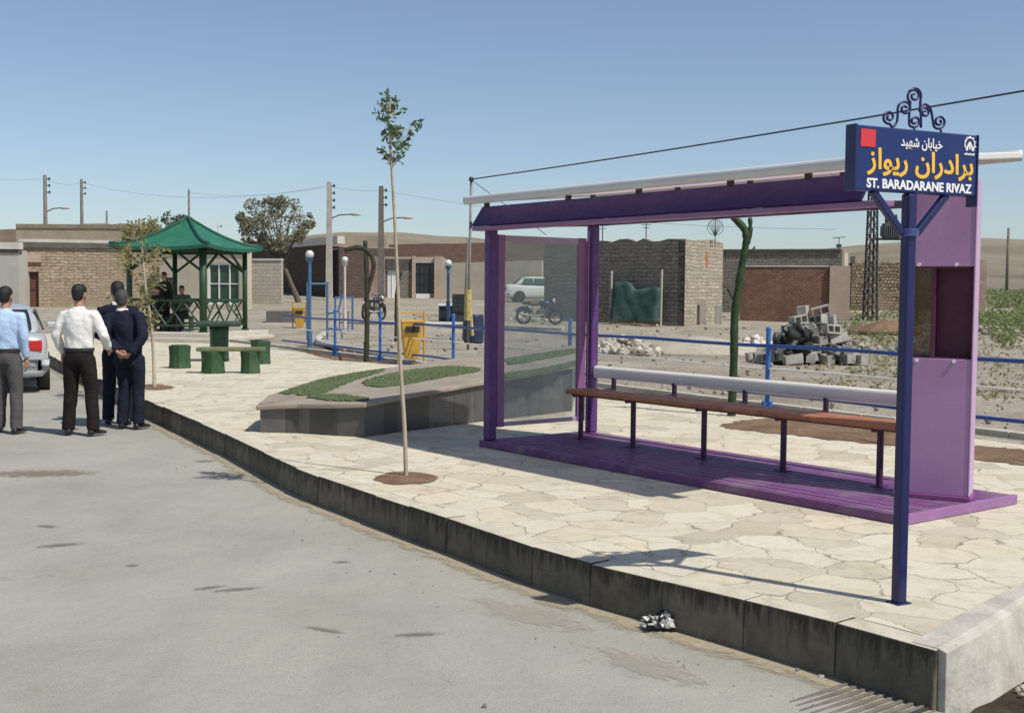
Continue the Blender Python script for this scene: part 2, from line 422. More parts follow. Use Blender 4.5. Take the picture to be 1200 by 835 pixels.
M_PURP = mk('purple_paint', (.085,.032,.15), .45, .16, 6, .0008, 60, dirt=.35, dirtcol=(.22,.16,.22))
M_PURPD = mk('dark_purple_paint', (.046,.019,.118), .42, .16, 6, .0008, 50, dirt=.2, dirtcol=(.16,.12,.17))
M_PLANK = mk('purple_plank', (.165,.062,.175), .55, .2, 7, .002, 60, dirt=.75, dirtcol=(.25,.20,.22))
M_LILAC = mk('lilac_paint', (.395,.225,.405), .5, .13, 1.6, .0012, 25, dirt=.4, dirtcol=(.30,.20,.30))
M_LILACL = mk('pale_lilac_paint', (.52,.35,.53), .45, .06, 3)
M_MAROON = mk('maroon_lining', (.085,.02,.045), .6, .2, 5)
M_WHITEP = mk('white_paint', (.76,.75,.71), .4, .05, 3, dirt=.3, dirtcol=(.55,.52,.46))
M_WHITEG = mk('grey_white_roof_edge', (.62,.62,.60), .5, .06, 3, dirt=.3, dirtcol=(.45,.43,.40))
M_ROOFT = mat_translucent('translucent_roof_sheet', (.88,.80,.85), .55)
M_WOODSEAT = mk('varnished_wood', (.37,.145,.065), .45, .3, 9, .002, 50)
M_DKPURP = mk('bench_leg_paint', (.06,.02,.065), .45, .15, 5)
M_GLASS = mat_glass('panel_glass', (.30,.42,.41), .26)
M_BRGLASS = mat_glass('brown_glass', (.10,.045,.012), .72)
M_WGLASS = mk('dark_window_glass', (.025,.03,.035), .12, .2, 2, spec=.6)
M_GREEN = mk('green_paint', (.035,.115,.045), .5, .25, 8, .003, 30, dirt=.3, dirtcol=(.12,.12,.07))
M_GREEND = mk('dark_green_paint', (.022,.06,.028), .55, .25, 8)
M_ROOFG = mk('green_roof_sheet', (.026,.145,.085), .45, .14, 3, dirt=.25, dirtcol=(.12,.22,.15))
M_YEL = mk('yellow_plastic', (.52,.30,.05), .45, .12, 5, dirt=.35, dirtcol=(.35,.22,.06))
M_BLUE = mk('blue_paint', (.03,.13,.42), .4, .15, 6)
M_BLUEL = mk('pale_blue_paint', (.055,.135,.26), .45, .15, 6)
M_POLE = mk('weathered_pole', (.16,.14,.12), .85, .25, 4, .004, 30)
M_POLEC = mk('concrete_pole', (.42,.39,.34), .9, .15, 3)
M_STEEL = mk('dark_steel', (.045,.042,.042), .6, .2, 6)
M_WIRE = mk('wire', (.06,.065,.075), .6, .1, 6)
M_TURF = mk('turf', (.115,.155,.06), .95, .4, 40, .02, 120)
M_PLATF = mk('platform_stone', (.31,.262,.205), .75, .2, 2.2, .003, 40, dirt=.5, dirtcol=(.30,.26,.21))
M_TRUNK = mk('bark', (.12,.095,.07), .9, .3, 12, .01, 60)
M_TRUNKL = mk('pale_bark', (.40,.34,.25), .8, .2, 12, .003, 60)
M_BLACK = mk('black_rubber', (.02,.02,.021), .7, .2, 8)
M_SILVER = mk('silver_paint', (.55,.56,.57), .3, .04, 2, metal=.35, coat=.6)
M_RED = mk('red_lens', (.50,.03,.025), .25, .1, 6)
M_SIGNRED = mk('red_square_paint', (.62,.045,.05), .45, .05, 6)
M_LETW = mk('white_lettering', (.85,.85,.82), .5, .02, 4)
M_LETY = mk('yellow_lettering', (.85,.50,.06), .5, .03, 4)
M_SKIN = mk('skin', (.36,.20,.13), .55, .1, 10)
M_HAIR = mk('black_hair', (.012,.010,.010), .6, .3, 60, .004, 200)
M_HAIRG = mk('greying_hair', (.05,.048,.045), .6, .5, 70, .004, 200)

# ------------------------------------------------------------------ the setting
def crom(pts, per=6):
    out = []
    P = [pts[0]]+list(pts)+[pts[-1]]
    for i in range(1, len(P)-2):
        p0, p1, p2, p3 = (Vector(q) for q in P[i-1:i+3])
        for k in range(per):
            t = k/per
            out.append(.5*((2*p1)+(-p0+p2)*t+(2*p0-5*p1+4*p2-p3)*t*t+(-p0+3*p1-3*p2+p3)*t**3))
    out.append(Vector(pts[-1])); return out
def resample(pts, step):
    out = [pts[0].copy()]; acc = 0
    for a, b in zip(pts, pts[1:]):
        L = (b-a).length; pos = 0
        while acc+L-pos >= step:
            pos += step-acc; out.append(a.lerp(b, pos/L)); acc = 0
        acc += L-pos
    if (out[-1]-pts[-1]).length > step*.3: out.append(pts[-1].copy())
    return out
ROAD_Z = -.235
KERB = [(1.83,4.97),(1.61,5.27),(1.26,5.67),(.80,6.16),(.26,6.76),(-.42,7.80),(-1.33,9.17),(-1.92,10.15),(-3.10,12.48),(-4.25,14.63),(-5.17,16.32),(-7.01,19.85),(-8.95,23.6),(-11.0,27.6),(-13.6,32.5),(-16.5,38.5)]
KERBC = crom([(x, y, 0) for x, y in KERB], 6)
RIGHT = [(2.06,5.25),(2.56,5.78),(4.0,7.35),(5.6,9.0),(7.2,10.4)]
def fence_x(y): return 5.06-.625*(y-12.73)
def offset(poly, d):
    out = []
    for i, p in enumerate(poly):
        a = poly[max(0, i-1)]; b = poly[min(len(poly)-1, i+1)]; t = (b-a).normalized()
        out.append(p+Vector((t.y, -t.x, 0))*d)
    return out
KW = .15
KIN = offset(KERBC, KW)
# signed distance to the pavement's road side (positive = pavement side)
FRONT = [Vector((-30,60,0)), Vector((-20.5,46,0))]+[Vector((x, y, 0)) for x, y in reversed(KERB)]+[Vector((x, y, 0)) for x, y in RIGHT]+[Vector((11,12,0)), Vector((30,20,0))]
FA = np.array([[p.x, p.y] for p in FRONT])
def front_dist(x, y):
    p = np.array([x, y]); a = FA[:-1]; b = FA[1:]; d = b-a
    t = np.clip(((p-a)*d).sum(1)/(d*d).sum(1), 0, 1); q = a+t[:, None]*d; r = p-q
    dd = np.hypot(r[:, 0], r[:, 1]); i = int(dd.argmin())
    cr = d[i, 0]*r[i, 1]-d[i, 1]*r[i, 0]
    return dd[i] if cr > 0 else -dd[i]
def axis_list(a, b, fine0, fine1, fs, grow=1.22):
    v = list(np.arange(fine0, fine1+1e-6, fs)); s = fs
    while v[-1] < b: s *= grow; v.append(v[-1]+s)
    s = fs
    while v[0] > a: s *= grow; v.insert(0, v[0]-s)
    return v
def terrain():
    xs = axis_list(-420, 420, -24, 24, .6); ys = axis_list(-60, 480, -4, 46, .6)
    vs = []; fs = []
    for y in ys:
        for x in xs:
            low = smooth(2.6, .6, front_dist(x, y)) if y < 70 else 0
            z = gz(y)-.03
            if y > fence_yline(x)+.3 and y < 90:
                z += .05*(noise.noise((x*.35, y*.35, 3))+.6*noise.noise((x*1.1, y*1.1, 7)))*smooth(0, 2, y-fence_yline(x))
            dep = .30 if y > 7 or x < 1.6 else .62
            z -= low*dep*smooth(62, 46, y)
            vs.append((x, y, z))
    n = len(xs)
    for j in range(len(ys)-1):
        for i in range(n-1):
            fs.append((j*n+i, j*n+i+1, (j+1)*n+i+1, (j+1)*n+i))
    o = MB().add(vs, fs).build('ground', M_DIRT, smooth_=True, uv=False); o['kind'] = 'structure'
def fence_yline(x): return 12.73-(x-5.06)/.625
terrain()
def hills():
    sil = [(-500,318),(-100,308),(200,296),(330,281),(400,272.5),(470,273.5),(560,281),(700,300),(850,303),(960,293),(1050,284),(1120,279.5),(1200,283),(1300,290),(1500,305),(1900,315)]
    vs = []; fs = []; D = [140, 170, 210, 260, 310, 360, 410, 450, 470, 520, 600]
    pxs = list(range(-500, 1901, 12))
    for d in D:
        for px in pxs:
            y0 = np.interp(px, [a for a, b in sil], [b for a, b in sil])
            top = deep(px, y0, 450).z
            x = (px-600)/F_PX*d
            t = smooth(135, 455, d)**1.25
            z = 1.5+(top-1.5)*t
            if d > 470: z = top-(d-470)*.05
            z += (.9*noise.noise((x*.02, d*.02, 1))+.5*noise.noise((x*.06, d*.06, 5)))*smooth(150, 260, d)*(1 if d < 450 else .4)
            vs.append((x, d, z))
    n = len(pxs)
    for j in range(len(D)-1):
        for i in range(n-1): fs.append((j*n+i, j*n+i+1, (j+1)*n+i+1, (j+1)*n+i))
    o = MB().add(vs, fs).build('hills', M_HILL, smooth_=True, uv=False); o['kind'] = 'structure'
hills()
KXY = sorted((p.y, p.x) for p in KERBC)
def road_z(x, y):
    if y < 4.97: xr = 1.86+(4.97-y)*.05
    elif y <= 38.5: xr = np.interp(y, [a for a, b in KXY], [b for a, b in KXY])+.06
    else: xr = -16.5-(y-38.5)*.55
    return float(ROAD_Z+max(0, (gz(y)+.06+.235))*smooth(26, 48, y)+.012*noise.noise((x*.3, y*.3, 2))-.03*smooth(1.2, 0, xr-x)*smooth(7, 5, y))
def roadmesh():
    ys = [-8,-4,-1,0,1,2,3,4,4.6]+[p.y for p in KERBC]
    ys = sorted(set(round(y, 3) for y in ys))+[42, 46, 50, 54]
    kx = [(p.y, p.x) for p in KERBC]; kx.sort()
    vs = []; fs = []; n = 26
    for y in ys:
        if y < 4.97: xr = 1.86+(4.97-y)*.05
        elif y <= 38.5: xr = np.interp(y, [a for a, b in kx], [b for a, b in kx])+.06
        else: xr = -16.5-(y-38.5)*.55
        for i in range(n):
            t = (i/(n-1))**1.8; x = xr-t*(60+xr if False else 60)
            z = road_z(x, y)
            vs.append((x, y, z))
    for j in range(len(ys)-1):
        for i in range(n-1): fs.append((j*n+i, j*n+i+1, (j+1)*n+i+1, (j+1)*n+i))
    o = MB().add(vs, fs).build('road', M_ROAD, smooth_=True, uv=False); o['kind'] = 'structure'
roadmesh()
# pavement slab
FENCE0 = Vector((5.43,12.14,0))
pave = [(p.x, p.y) for p in KIN]+[(-12.3,40.5),(fence_x(38)-.05,38)]+[(fence_x(y)-.08*0, y) for y in (34,30,26,22,18,14,12.24)]+[(6.5,11.0)]
pave += [(7.2,10.4),(5.6,9.0),(4.0,7.35),(2.56,5.78),(2.06,5.25)]
pv = MB().prism(pave, -.55, 0.0).build('pavement', M_FLAG, uv=False); pv['kind'] = 'structure'
# kerb: row of stones along the road
km = MB(); seg = resample([p for p in KERBC], .52)
ins = offset(seg, KW)
kv = []; 
for i in range(len(seg)-1):
    a, b, c, d = seg[i], seg[i+1], ins[i+1], ins[i]
    g = .0025; t = (b-a).normalized(); a2 = a+t*g; b2 = b-t*g; d2 = d+t*g; c2 = c-t*g
    off = Vector((t.y, -t.x, 0)); j = random.uniform(-.008, .008); dz = random.uniform(-.004, .006)
    a2 = a2+off*j; b2 = b2+off*(j+random.uniform(-.003, .003))
    bat = off*-.02
    vs = [a2+bat+Vector((0,0,-.55)), b2+bat+Vector((0,0,-.55)), c2+Vector((0,0,-.55)), d2+Vector((0,0,-.55)),
          a2+Vector((0,0,.004+dz)), b2+Vector((0,0,.004+dz)), c2+Vector((0,0,.004+dz)), d2+Vector((0,0,.004+dz))]
    km.add(vs, [(0,3,2,1),(4,5,6,7),(0,1,5,4),(1,2,6,5),(2,3,7,6),(3,0,4,7)])
ko = km.build('kerb', M_KERB, bevel=.008, uv=True); ko['kind'] = 'structure'
# mortar core behind the joints
mb_ = MB(); kc = offset(seg, .02); kc2 = offset(seg, KW-.01)
for i in range(len(seg)-1):
    mb_.add([kc[i]+Vector((0,0,-.5)), kc[i+1]+Vector((0,0,-.5)), kc2[i+1]+Vector((0,0,-.5)), kc2[i]+Vector((0,0,-.5)), kc[i]+Vector((0,0,-.006)), kc[i+1]+Vector((0,0,-.006)), kc2[i+1]+Vector((0,0,-.006)), kc2[i]+Vector((0,0,-.006))],
            [(4,5,6,7),(0,1,5,4)])
o = mb_.build('kerb_mortar', M_CONCD); o['kind'] = 'structure'
# concrete apron at the pavement's near corner and right side: a poured, slightly battered face
ap = MB()
tp = [Vector((1.868,4.955,.006)), Vector((2.105,5.215,.008)), Vector((2.56,5.78,.006)), Vector((4.0,7.35,.006)), Vector((5.6,9.0,.006)), Vector((7.2,10.4,.006))]
inn = [Vector((1.76,5.08,.006)), Vector((2.00,5.37,.007)), Vector((2.49,5.92,.006)), Vector((3.93,7.46,.006)), Vector((5.53,9.1,.006)), Vector((7.13,10.5,.006))]
bt = [p+Vector((.20,-.165,-.62)) for p in tp]; bt[0] = tp[0]+Vector((.004,.003,-.62)); bt[1] = tp[1]+Vector((.10,-.08,-.62))
ring = []
def fine(P): 
    out = []
    for p, q in zip(P, P[1:]):
        k = max(1, int((q-p).length/.09)); out += [p.lerp(q, i/k) for i in range(k)]
    return out+[P[-1]]
TL = [ (t-u).length for t, u in zip(tp[1:], tp)]
def para(P):
    out = []
    for (p, q), L in zip(zip(P, P[1:]), TL):
        k = max(1, int(L/.09)); out += [p.lerp(q, i/k) for i in range(k)]
    return out+[P[-1]]
for i_, (a, b, c) in enumerate(zip(para(tp), para(inn), para(bt))):
    e_ = 0 if i_ == 0 else 1
    nz1 = .004*noise.noise((a.x*5, a.y*5, 1))*e_; nz2 = .008*noise.noise((a.x*4, a.y*4, 8))*e_
    d = b+Vector((0,0,-.62)); out_ = Vector((.77,-.63,0))
    mid = a.lerp(c, .45)+out_*(nz2*.5); mid2 = a.lerp(c, .15)+out_*nz1
    ring.append([c+out_*nz2, mid, mid2, a+Vector((0,0,-.012+nz1*.5))+out_*nz1, a.lerp(b,.25)+Vector((0,0,.002+nz1*.3)), b+(a-b)*(4.0*nz2), d])
ap.rings(ring)
o = ap.build('pavement_apron', mk('rough_cement', (.47,.445,.385), .92, .22, 4.5, .008, 30, dirt=.8, dirtcol=(.27,.235,.18)), smooth_=False, bevel=.004); o['kind'] = 'structure'
M_GUT = mat_ground('gutter_soil', [(.3, (.045,.036,.026)), (.6, (.085,.066,.046)), (.8, (.15,.12,.085))], 4.0, .05)
# gutter floor beside the apron
gu = MB().prism([(1.88,4.0),(1.90,4.9),(2.25,5.35),(2.75,5.9),(4.3,7.55),(7.2,10.1),(9,9),(5,5),(3,3.5)], -.75, lambda x, y: -.285+.012*math.sin(x*9+y*4)).build('gutter_floor', M_GUT, uv=False); gu['kind'] = 'structure'
# dirt strips and pits let into the pavement
def blob(pts, z, name, mat, jit=.04):
    P = resample(crom([(x, y, 0) for x, y in pts]+[(pts[0][0], pts[0][1], 0)], 5), .08)[:-1]
    cx = sum(p.x for p in P)/len(P); cy = sum(p.y for p in P)/len(P); vs = [(cx, cy, z)]
    mid = []
    for p in P:
        q = p+Vector((random.uniform(-jit, jit), random.uniform(-jit, jit), 0)); vs.append((q.x, q.y, z))
    n = len(P); fs = [(0, 1+i, 1+(i+1) % n) for i in range(n)]
    o = MB().add(vs, fs).build(name, mat, uv=False); o['kind'] = 'structure'; return o
def gpx(l, z=0.0): return [(ground(x, y, z).x, ground(x, y, z).y) for x, y in l]
blob(gpx([(437,561),(455,554),(485,553),(512,558),(505,565),(460,568)]), .005, 'tree_pit_soil', M_SOIL, .02)
blob(gpx([(155,453),(181,450),(205,454),(180,457)]), .005, 'tree_pit_soil', M_SOIL, .03)
blob(gpx([(845,498),(905,490),(990,497),(1060,506),(1060,522),(1000,518),(930,510),(860,503)]), .006, 'bed_soil', M_SOIL, .05)
blob(gpx([(1128,521),(1165,524),(1210,530),(1215,546),(1165,541),(1128,535)]), .006, 'bed_soil', M_SOIL, .05)
blob(gpx([(338,406),(365,405),(405,411),(452,421),(500,426),(430,424),(380,419)]), .006, 'bed_soil', M_SOIL, .06)
# stains on the road: each a thin film of dirt
def stain(px, py, w, h, rz, mat, name='road_stain'):
    p = ground(px, py, ROAD_Z)
    q = MB().add([(-1.6,-1.6,0),(1.6,-1.6,0),(1.6,1.6,0),(-1.6,1.6,0)], [(0,1,2,3)]).build(name, mat, uv=False)
    q.location = (p.x, p.y, road_z(p.x, p.y)+.006); q.rotation_euler = (0, 0, rz); q.scale = (w, h, 1); q['kind'] = 'structure'
S1 = mat_stain('tan_dirt_film', (.25,.20,.135), .6, 4.2); S2 = mat_stain('dark_dirt_film', (.19,.175,.145), .6, 3.2); S3 = mat_stain('pale_dust_film', (.46,.415,.33), .4, 2.2)
for a in [(45,555,.62,.26,.1,S1),(262,556,.15,.12,.5,S2),(240,541,.12,.10,0,S1),(70,638,.18,.07,.5,S2),(55,616,.10,.05,-.3,S2),(245,688,.11,.04,.6,S2),(278,690,.16,.045,.4,S2),(380,738,.15,.035,-.5,S1),(490,744,.14,.045,.2,S2),(400,658,.07,.04,.1,S2),(155,662,.05,.04,.2,S2),(620,720,.5,.22,-.7,S3),(760,780,.4,.2,-.8,S3)]:
    stain(*a)

# dust swept against the foot of the kerb
N_ = NT('kerb_dust'); u_ = N_.uv(); o_ = N_.obj(); sx_ = N_.new('ShaderNodeSeparateXYZ'); N_.link(u_, sx_.inputs[0])
a_ = N_.math('SUBTRACT', N_.math('MULTIPLY_ADD', N_.noise(o_, 5, 6, .7, .6), 1.5, .12), N_.math('MULTIPLY', sx_.outputs[1], 1.15))
tr_ = N_.new('ShaderNodeBsdfTransparent'); mx_ = N_.new('ShaderNodeMixShader')
N_.color(N_.ramp(N_.noise(o_, 30, 4, .7), [(.3, (.30,.25,.165)), (.7, (.46,.40,.285))])); N_.b.inputs['Roughness'].default_value = .95
N_.link(N_.ramp(a_, [(.0, 0.0), (.35, .85)]), mx_.inputs[0]); N_.link(tr_.outputs[0], mx_.inputs[1]); N_.link(N_.b.outputs[0], mx_.inputs[2]); N_.link(mx_.outputs[0], N_.n['Material Output'].inputs['Surface'])
kd0 = offset(seg, .03); kd1 = offset(seg, -.26); n_ = len(seg)
zr_ = lambda p: road_z(p.x, p.y)+.005
od = MB().add([(p.x, p.y, zr_(p)) for p in kd0]+[(p.x, p.y, zr_(p)) for p in kd1], [(i, i+1, n_+i+1, n_+i) for i in range(n_-1)]).build('kerb_dust', N_.m, uv=False)
ul_ = od.data.uv_layers.new(name='UVMap')
for p_ in od.data.polygons:
    for li in p_.loop_indices: vi = od.data.loops[li].vertex_index; ul_.data[li].uv = ((vi % n_)*.5, 0.0 if vi < n_ else 1.0)
od['kind'] = 'structure'
# ------------------------------------------------------------------ small scatter: crumbs and pebbles
def rock(mb, c, r, sq=.75):
    c = Vector(c); n = 7; rings = []
    ax = Matrix.Rotation(random.uniform(0, 6.28), 3, Vector((random.random()-.5, random.random()-.5, random.random()-.5)).normalized())
    for z, rr in ((-.8,.45),(-.35,.95),(.3,1.0),(.8,.5)):
        rings.append([c+ax @ Vector((rr*r*random.uniform(.7,1.15)*math.cos(6.283*k/n), rr*r*random.uniform(.7,1.15)*math.sin(6.283*k/n), z*r*sq*random.uniform(.8,1.15))) for k in range(n)])
    mb.rings(rings)
M_PEB = mat_island('pebbles', [(0, (.2,.18,.155)), (.5, (.33,.31,.27)), (1, (.46,.43,.38))])
M_GRAV = mat_island('lot_stones', [(0, (.20,.17,.13)), (.6, (.34,.305,.245)), (1, (.50,.46,.39))])
M_RUB = mat_island('rubble_stone', [(0, (.22,.19,.155)), (.35, (.42,.37,.295)), (.7, (.56,.51,.42)), (1, (.66,.63,.56))])
pm = MB()
for i in range(55):
    t = random.random()*.62; p = KERBC[int(t*(len(KERBC)-1))]; q = p+Vector((-random.expovariate(3.0)-.03, -random.expovariate(3.0)-.02, 0))
    rock(pm, (q.x, q.y, road_z(q.x, q.y)+.003), random.choice([.004,.005,.006,.008,.011]))
for px, py, r in ((463,672,.012),(347,580,.016),(568,830,.014),(935,781,.014),(962,788,.018)):
    q = ground(px, py, ROAD_Z); rock(pm, (q.x, q.y, road_z(q.x, q.y)+.006), r)
tag(pm.build('road_crumbs', M_PEB, smooth_=False), 'pebbles and crumbs of grit scattered on the road by the kerb', 'gravel', kind='stuff')

# lot gravel, rubble
gm = MB()
for i in range(1500):
    y = 13+random.random()**1.6*45; x = random.uniform(-.16, .5)*y
    if x < fence_x(y)+.5: continue
    rock(gm, (x, y, gz(y)+.0), random.choice([.015,.02,.02,.03,.04,.06])*(.7+y*.010))
tag(gm.build('lot_gravel', M_GRAV), 'loose stones scattered over the bare dirt lot behind the blue railing', 'gravel', kind='stuff')
def rubble(cpx, cpy, w, dpt, h, n, r0, r1, label, mat=None):
    c = ground(cpx, cpy, 0.0); mb = MB()
    for i in range(n):
        a = random.uniform(0, 6.283); rr = math.sqrt(random.random()); x = w*rr*math.cos(a); y = dpt*rr*math.sin(a)
        z = h*(1-rr)*random.random()
        rock(mb, (x, y, z+r0*.4), random.uniform(r0, r1))
    o = mb.build('rubble_pile', mat or M_RUB); o.location = (c.x, c.y, gz(c.y)-.02)
    return tag(o, label, 'rubble', kind='stuff')
rubble(735, 413, .95, 1.3, .5, 170, .07, .19, 'heap of broken cream stones below the long grey stone house')
rubble(880, 411, .75, 1.2, .45, 120, .06, .18, 'scattered pale stones left of the hollow block heap')
rubble(1000, 409, 1.7, 1.4, .2, 90, .04, .12, 'low spread of grey stones right of the hollow block heap', M_GRAV)
rubble(1165, 395, 2.2, 2.0, .18, 110, .05, .13, 'grey stones spread below the weedy field on the right', M_GRAV)
rubble(630, 385, 1.4, 1.4, .15, 60, .05, .14, 'few pale stones on the bare ground seen through the glass panel')
rubble(1165, 819, .3, .2, .05, 0+34, .01, .04, 'crumbs and small rubble in the gutter beside the concrete corner').location = (2.56, 5.18, -.285)
# pale sand heap
c = ground(815, 413, 0); sh_ = MB().ell([(0,0,-.1,2.1,1.5),(.05,0,.12,1.7,1.1),(.1,.02,.30,1.1,.7),(.15,.05,.42,.5,.3),(.15,.05,.46,.12,.1)], 24)
o = sh_.build('sand_heap', mat_ground('pale_sand', [(.3, (.36,.33,.265)), (.7, (.44,.405,.335))], 1.5, .02), smooth_=True, sub=1); o.location = (c.x, c.y, -.05); tag(o, 'smooth pale heap of sand between the cream rubble and the green trunk', 'sand heap')
# soil mound
sm = MB(); c = ground(1035, 396, 0)
sm.ell([(0,0,-.1,1.5,1.0),(.05,0,.12,1.25,.8),(.15,.02,.3,.85,.5),(.28,.05,.44,.4,.25),(.3,.05,.48,.1,.08)], 22)
so = sm.build('soil_mound', M_SOIL, smooth_=True, sub=1); so.location = (c.x, c.y, gz(c.y)); tag(so, 'brown heap of loose soil beyond the railing left of the sign post', 'soil heap')

# ------------------------------------------------------------------ bus shelter
SH_O = Vector((-.2807, 11.4623, 0)); SH_T = -.9172
SA = Vector((math.cos(SH_T), math.sin(SH_T), 0)); SB = Vector((-math.sin(SH_T), math.cos(SH_T), 0))
def plane_b(px, py, b):
    d = Vector(ray(px, py)); P = SH_O+b*SB; t = (P-Vector(CAMP)).dot(SB)/d.dot(SB); p = Vector(CAMP)+t*d
    return (p-SH_O).dot(SA), p.z
sh = thing('bus_shelter', 'purple open-fronted bus shelter with a slatted deck and white roof on the stone pavement', 'bus shelter', SH_O, SH_T)
LEN, WID, DT = 4.75, 1.37, .068
dk = MB()
dk.box(-.03, LEN, -.02, .015, .004, DT-.003); dk.box(-.03, LEN, WID-.035, WID, .004, DT-.003)
dk.box(-.03, .005, .017, WID-.037, .004, DT-.003)
np_ = 12; pw = (WID-.05)/np_
for i in range(np_):
    b0 = .016+i*pw; dk.box(.007, LEN-.037, b0+.006, b0+pw-.006, DT-.022, DT+random.uniform(-.002, .002))
for a in np.linspace(.1, LEN-.15, 6): dk.box(a, a+.06, .02, WID-.04, .006, DT-.024)
dk.build('deck', M_PLANK, sh, bevel=.003)
MB().box(LEN-.035, LEN+.002, -.022, WID+.002, .003, DT+.004).build('deck_end_trim', mk('deck_trim_paint', (.27,.135,.29), .45, .1, 5), sh, bevel=.005)
def post(a, b, z0, z1, w=.1, mat=M_PURP):
    MB().box(a-w/2, a+w/2, b-w/2, b+w/2, z0, z1).build('post', mat, sh, bevel=.02, seg=3)
post(.05, .05, DT, 2.14); post(.10, 1.32, DT, 2.20)
# left-hand glazed panel
pn = MB()
a0, a1 = .035, .075
pn.box(a0, a1, .115, .205, .19, 2.07); pn.box(a0, a1, 1.15, 1.255, .19, 2.07)
pn.build('panel_frame', mk('mauve_paint', (.22,.10,.225), .45, .1, 3), sh, bevel=.006)
for z0_, z1_ in ((2.0, 2.066), (.195, .235)): MB().box(a0+.004, a1-.004, .207, 1.148, z0_, z1_).build('panel_rail', mk('grey_lilac_rail', (.33,.27,.35), .4, .08, 3), sh, bevel=.004)
MB().box(.050, .058, .203, 1.152, .237, 1.998).build('glass', M_GLASS, sh)
MB().tube([(.09,1.29,.12),(.09,1.29,2.15)], .022, 10).build('downpipe', M_LILACL, sh, smooth_=True)
for z in (.35, 1.9): MB().tube([(.03,.135,z),(.02,.135,z)], .014, 8).build('bolt', M_STEEL, sh)
# fascia board tilted outward, with a lilac lower flange
fz = MB(); prof = [(0,2.335),(-.128,2.15),(-.108,2.138),(.022,2.325)]
fz.rings([[Vector((a, b, z)) for b, z in prof] for a in (-.03, 4.42)])
fz.build('fascia_board', M_PURPD, sh)
MB().box(-.03, 4.6, -.125, -.005, 2.098, 2.136).build('fascia_flange', mk('flange_lilac', (.26,.13,.25), .45, .1, 4), sh, bevel=.006)
MB().box(0, 3.95, 1.345, 1.395, 2.20, 2.245).build('back_beam', M_PURPD, sh, bevel=.005)
for a in (.10,.95,1.8,2.65,3.5,3.9):
    MB().bar((a,.0,2.15), (a,1.343,2.222), .045, .05).build('rafter', M_DKPURP, sh, bevel=.004)
for a in (.03,1.25,2.15,3.15,3.88):
    MB().box(a-.02, a+.02, -.01, .03, 2.31, 2.405).build('roof_strut', M_STEEL, sh)
    MB().box(a-.02, a+.02, 1.35, 1.39, 2.246, 2.535).build('roof_strut', M_STEEL, sh)
# roof sheet rising to the back, thick rounded lips at its edges
rs = MB(); n = 24; ra0, ra1 = -.10, 4.62
rs.rings([[Vector((a,-.13,2.385)), Vector((a,1.48,2.535)), Vector((a,1.48,2.552)), Vector((a,-.13,2.402))] for a in np.linspace(ra0+.02, ra1-.02, n)])
rs.build('roof_sheet', M_ROOFT, sh)
def lip(b, zc, h):
    m = MB(); m.rings([[Vector((a, b+.028*math.cos(t), zc+h*math.sin(t)+.0*math.cos(t))) for t in (2*math.pi*k/14 for k in range(14))] for a in (ra0-.0, ra0+.015, ra1-.015, ra1)])
    m.build('roof_lip', M_WHITEG, sh, smooth_=True)
lip(-.155, 2.392, .042); lip(1.505, 2.545, .042)
for a in (ra0, ra1): MB().bar((a,-.127,2.394), (a,1.478,2.545), .03, .05).build('roof_end_edge', M_WHITEG, sh, bevel=.01)
# right-hand column with a display recess, turned towards the road
cR = Vector((3.2258, 8.2161, 0)); cdir = Vector((.886, -.463, 0)).normalized(); CW = .50
cL = cR-cdir*CW; crz = math.atan2(cdir.y, cdir.x)
def to_sh(p):
    q = p-SH_O; return Vector((q.dot(SA), q.dot(SB), p.z))
colp = to_sh(cL)
def col_part(mb, name, mat, bevel=.004, parent=None):
    if parent is not None: return mb.build(name, mat, parent, bevel=bevel)
    return mb.build(name, mat, sh, bevel=bevel, loc=(colp.x, colp.y, 0), rz=crz-SH_T)
zb, zt = 1.07, 1.72; th_ = .22
cm = MB()
cm.box(0, CW-.014, 0, th_, DT+.035, zb); cm.box(0, CW-.014, 0, th_, zt, 2.33); cm.box(0, .028, .001, th_, zb, zt)
col = col_part(cm, 'end_column', M_LILAC)
col_part(MB().box(CW-.014, CW, -.006, th_, DT+.035, 2.33), 'column_edge', M_LILACL, .006, col)
col_part(MB().box(-.02, CW+.012, -.03, th_+.03, DT+.001, DT+.034), 'column_base', mk('base_mauve', (.22,.07,.20), .5, .1, 5), .004, col)
# recess: maroon box in the right half, brown glass in the left
col_part(MB().box(.235, CW-.015, .10, .13, zb+.001, zt-.001).box(.205, .235, .012, .2, zb+.001, zt-.001).box(CW-.020, CW-.015, .004, .099, zb+.001, zt-.001), 'recess_lining', M_MAROON, .002, col)
for z0_, z1_ in ((zt-.012, zt-.001), (zb+.001, zb+.012)): col_part(MB().box(.029, CW-.035, .02, .099, z0_, z1_), 'recess_trim', M_MAROON, 0, col)
col_part(MB().box(.03, .204, .10, .106, zb+.013, zt-.013), 'recess_glass', M_BRGLASS, 0, col)
for u in (.12, .37):
    for z in (zt+.014, zb-.016):
        col_part(MB().tube([(u,-.012,z),(u,.002,z)], .013, 10), 'standoff_bolt', M_WHITEP, 0, col)

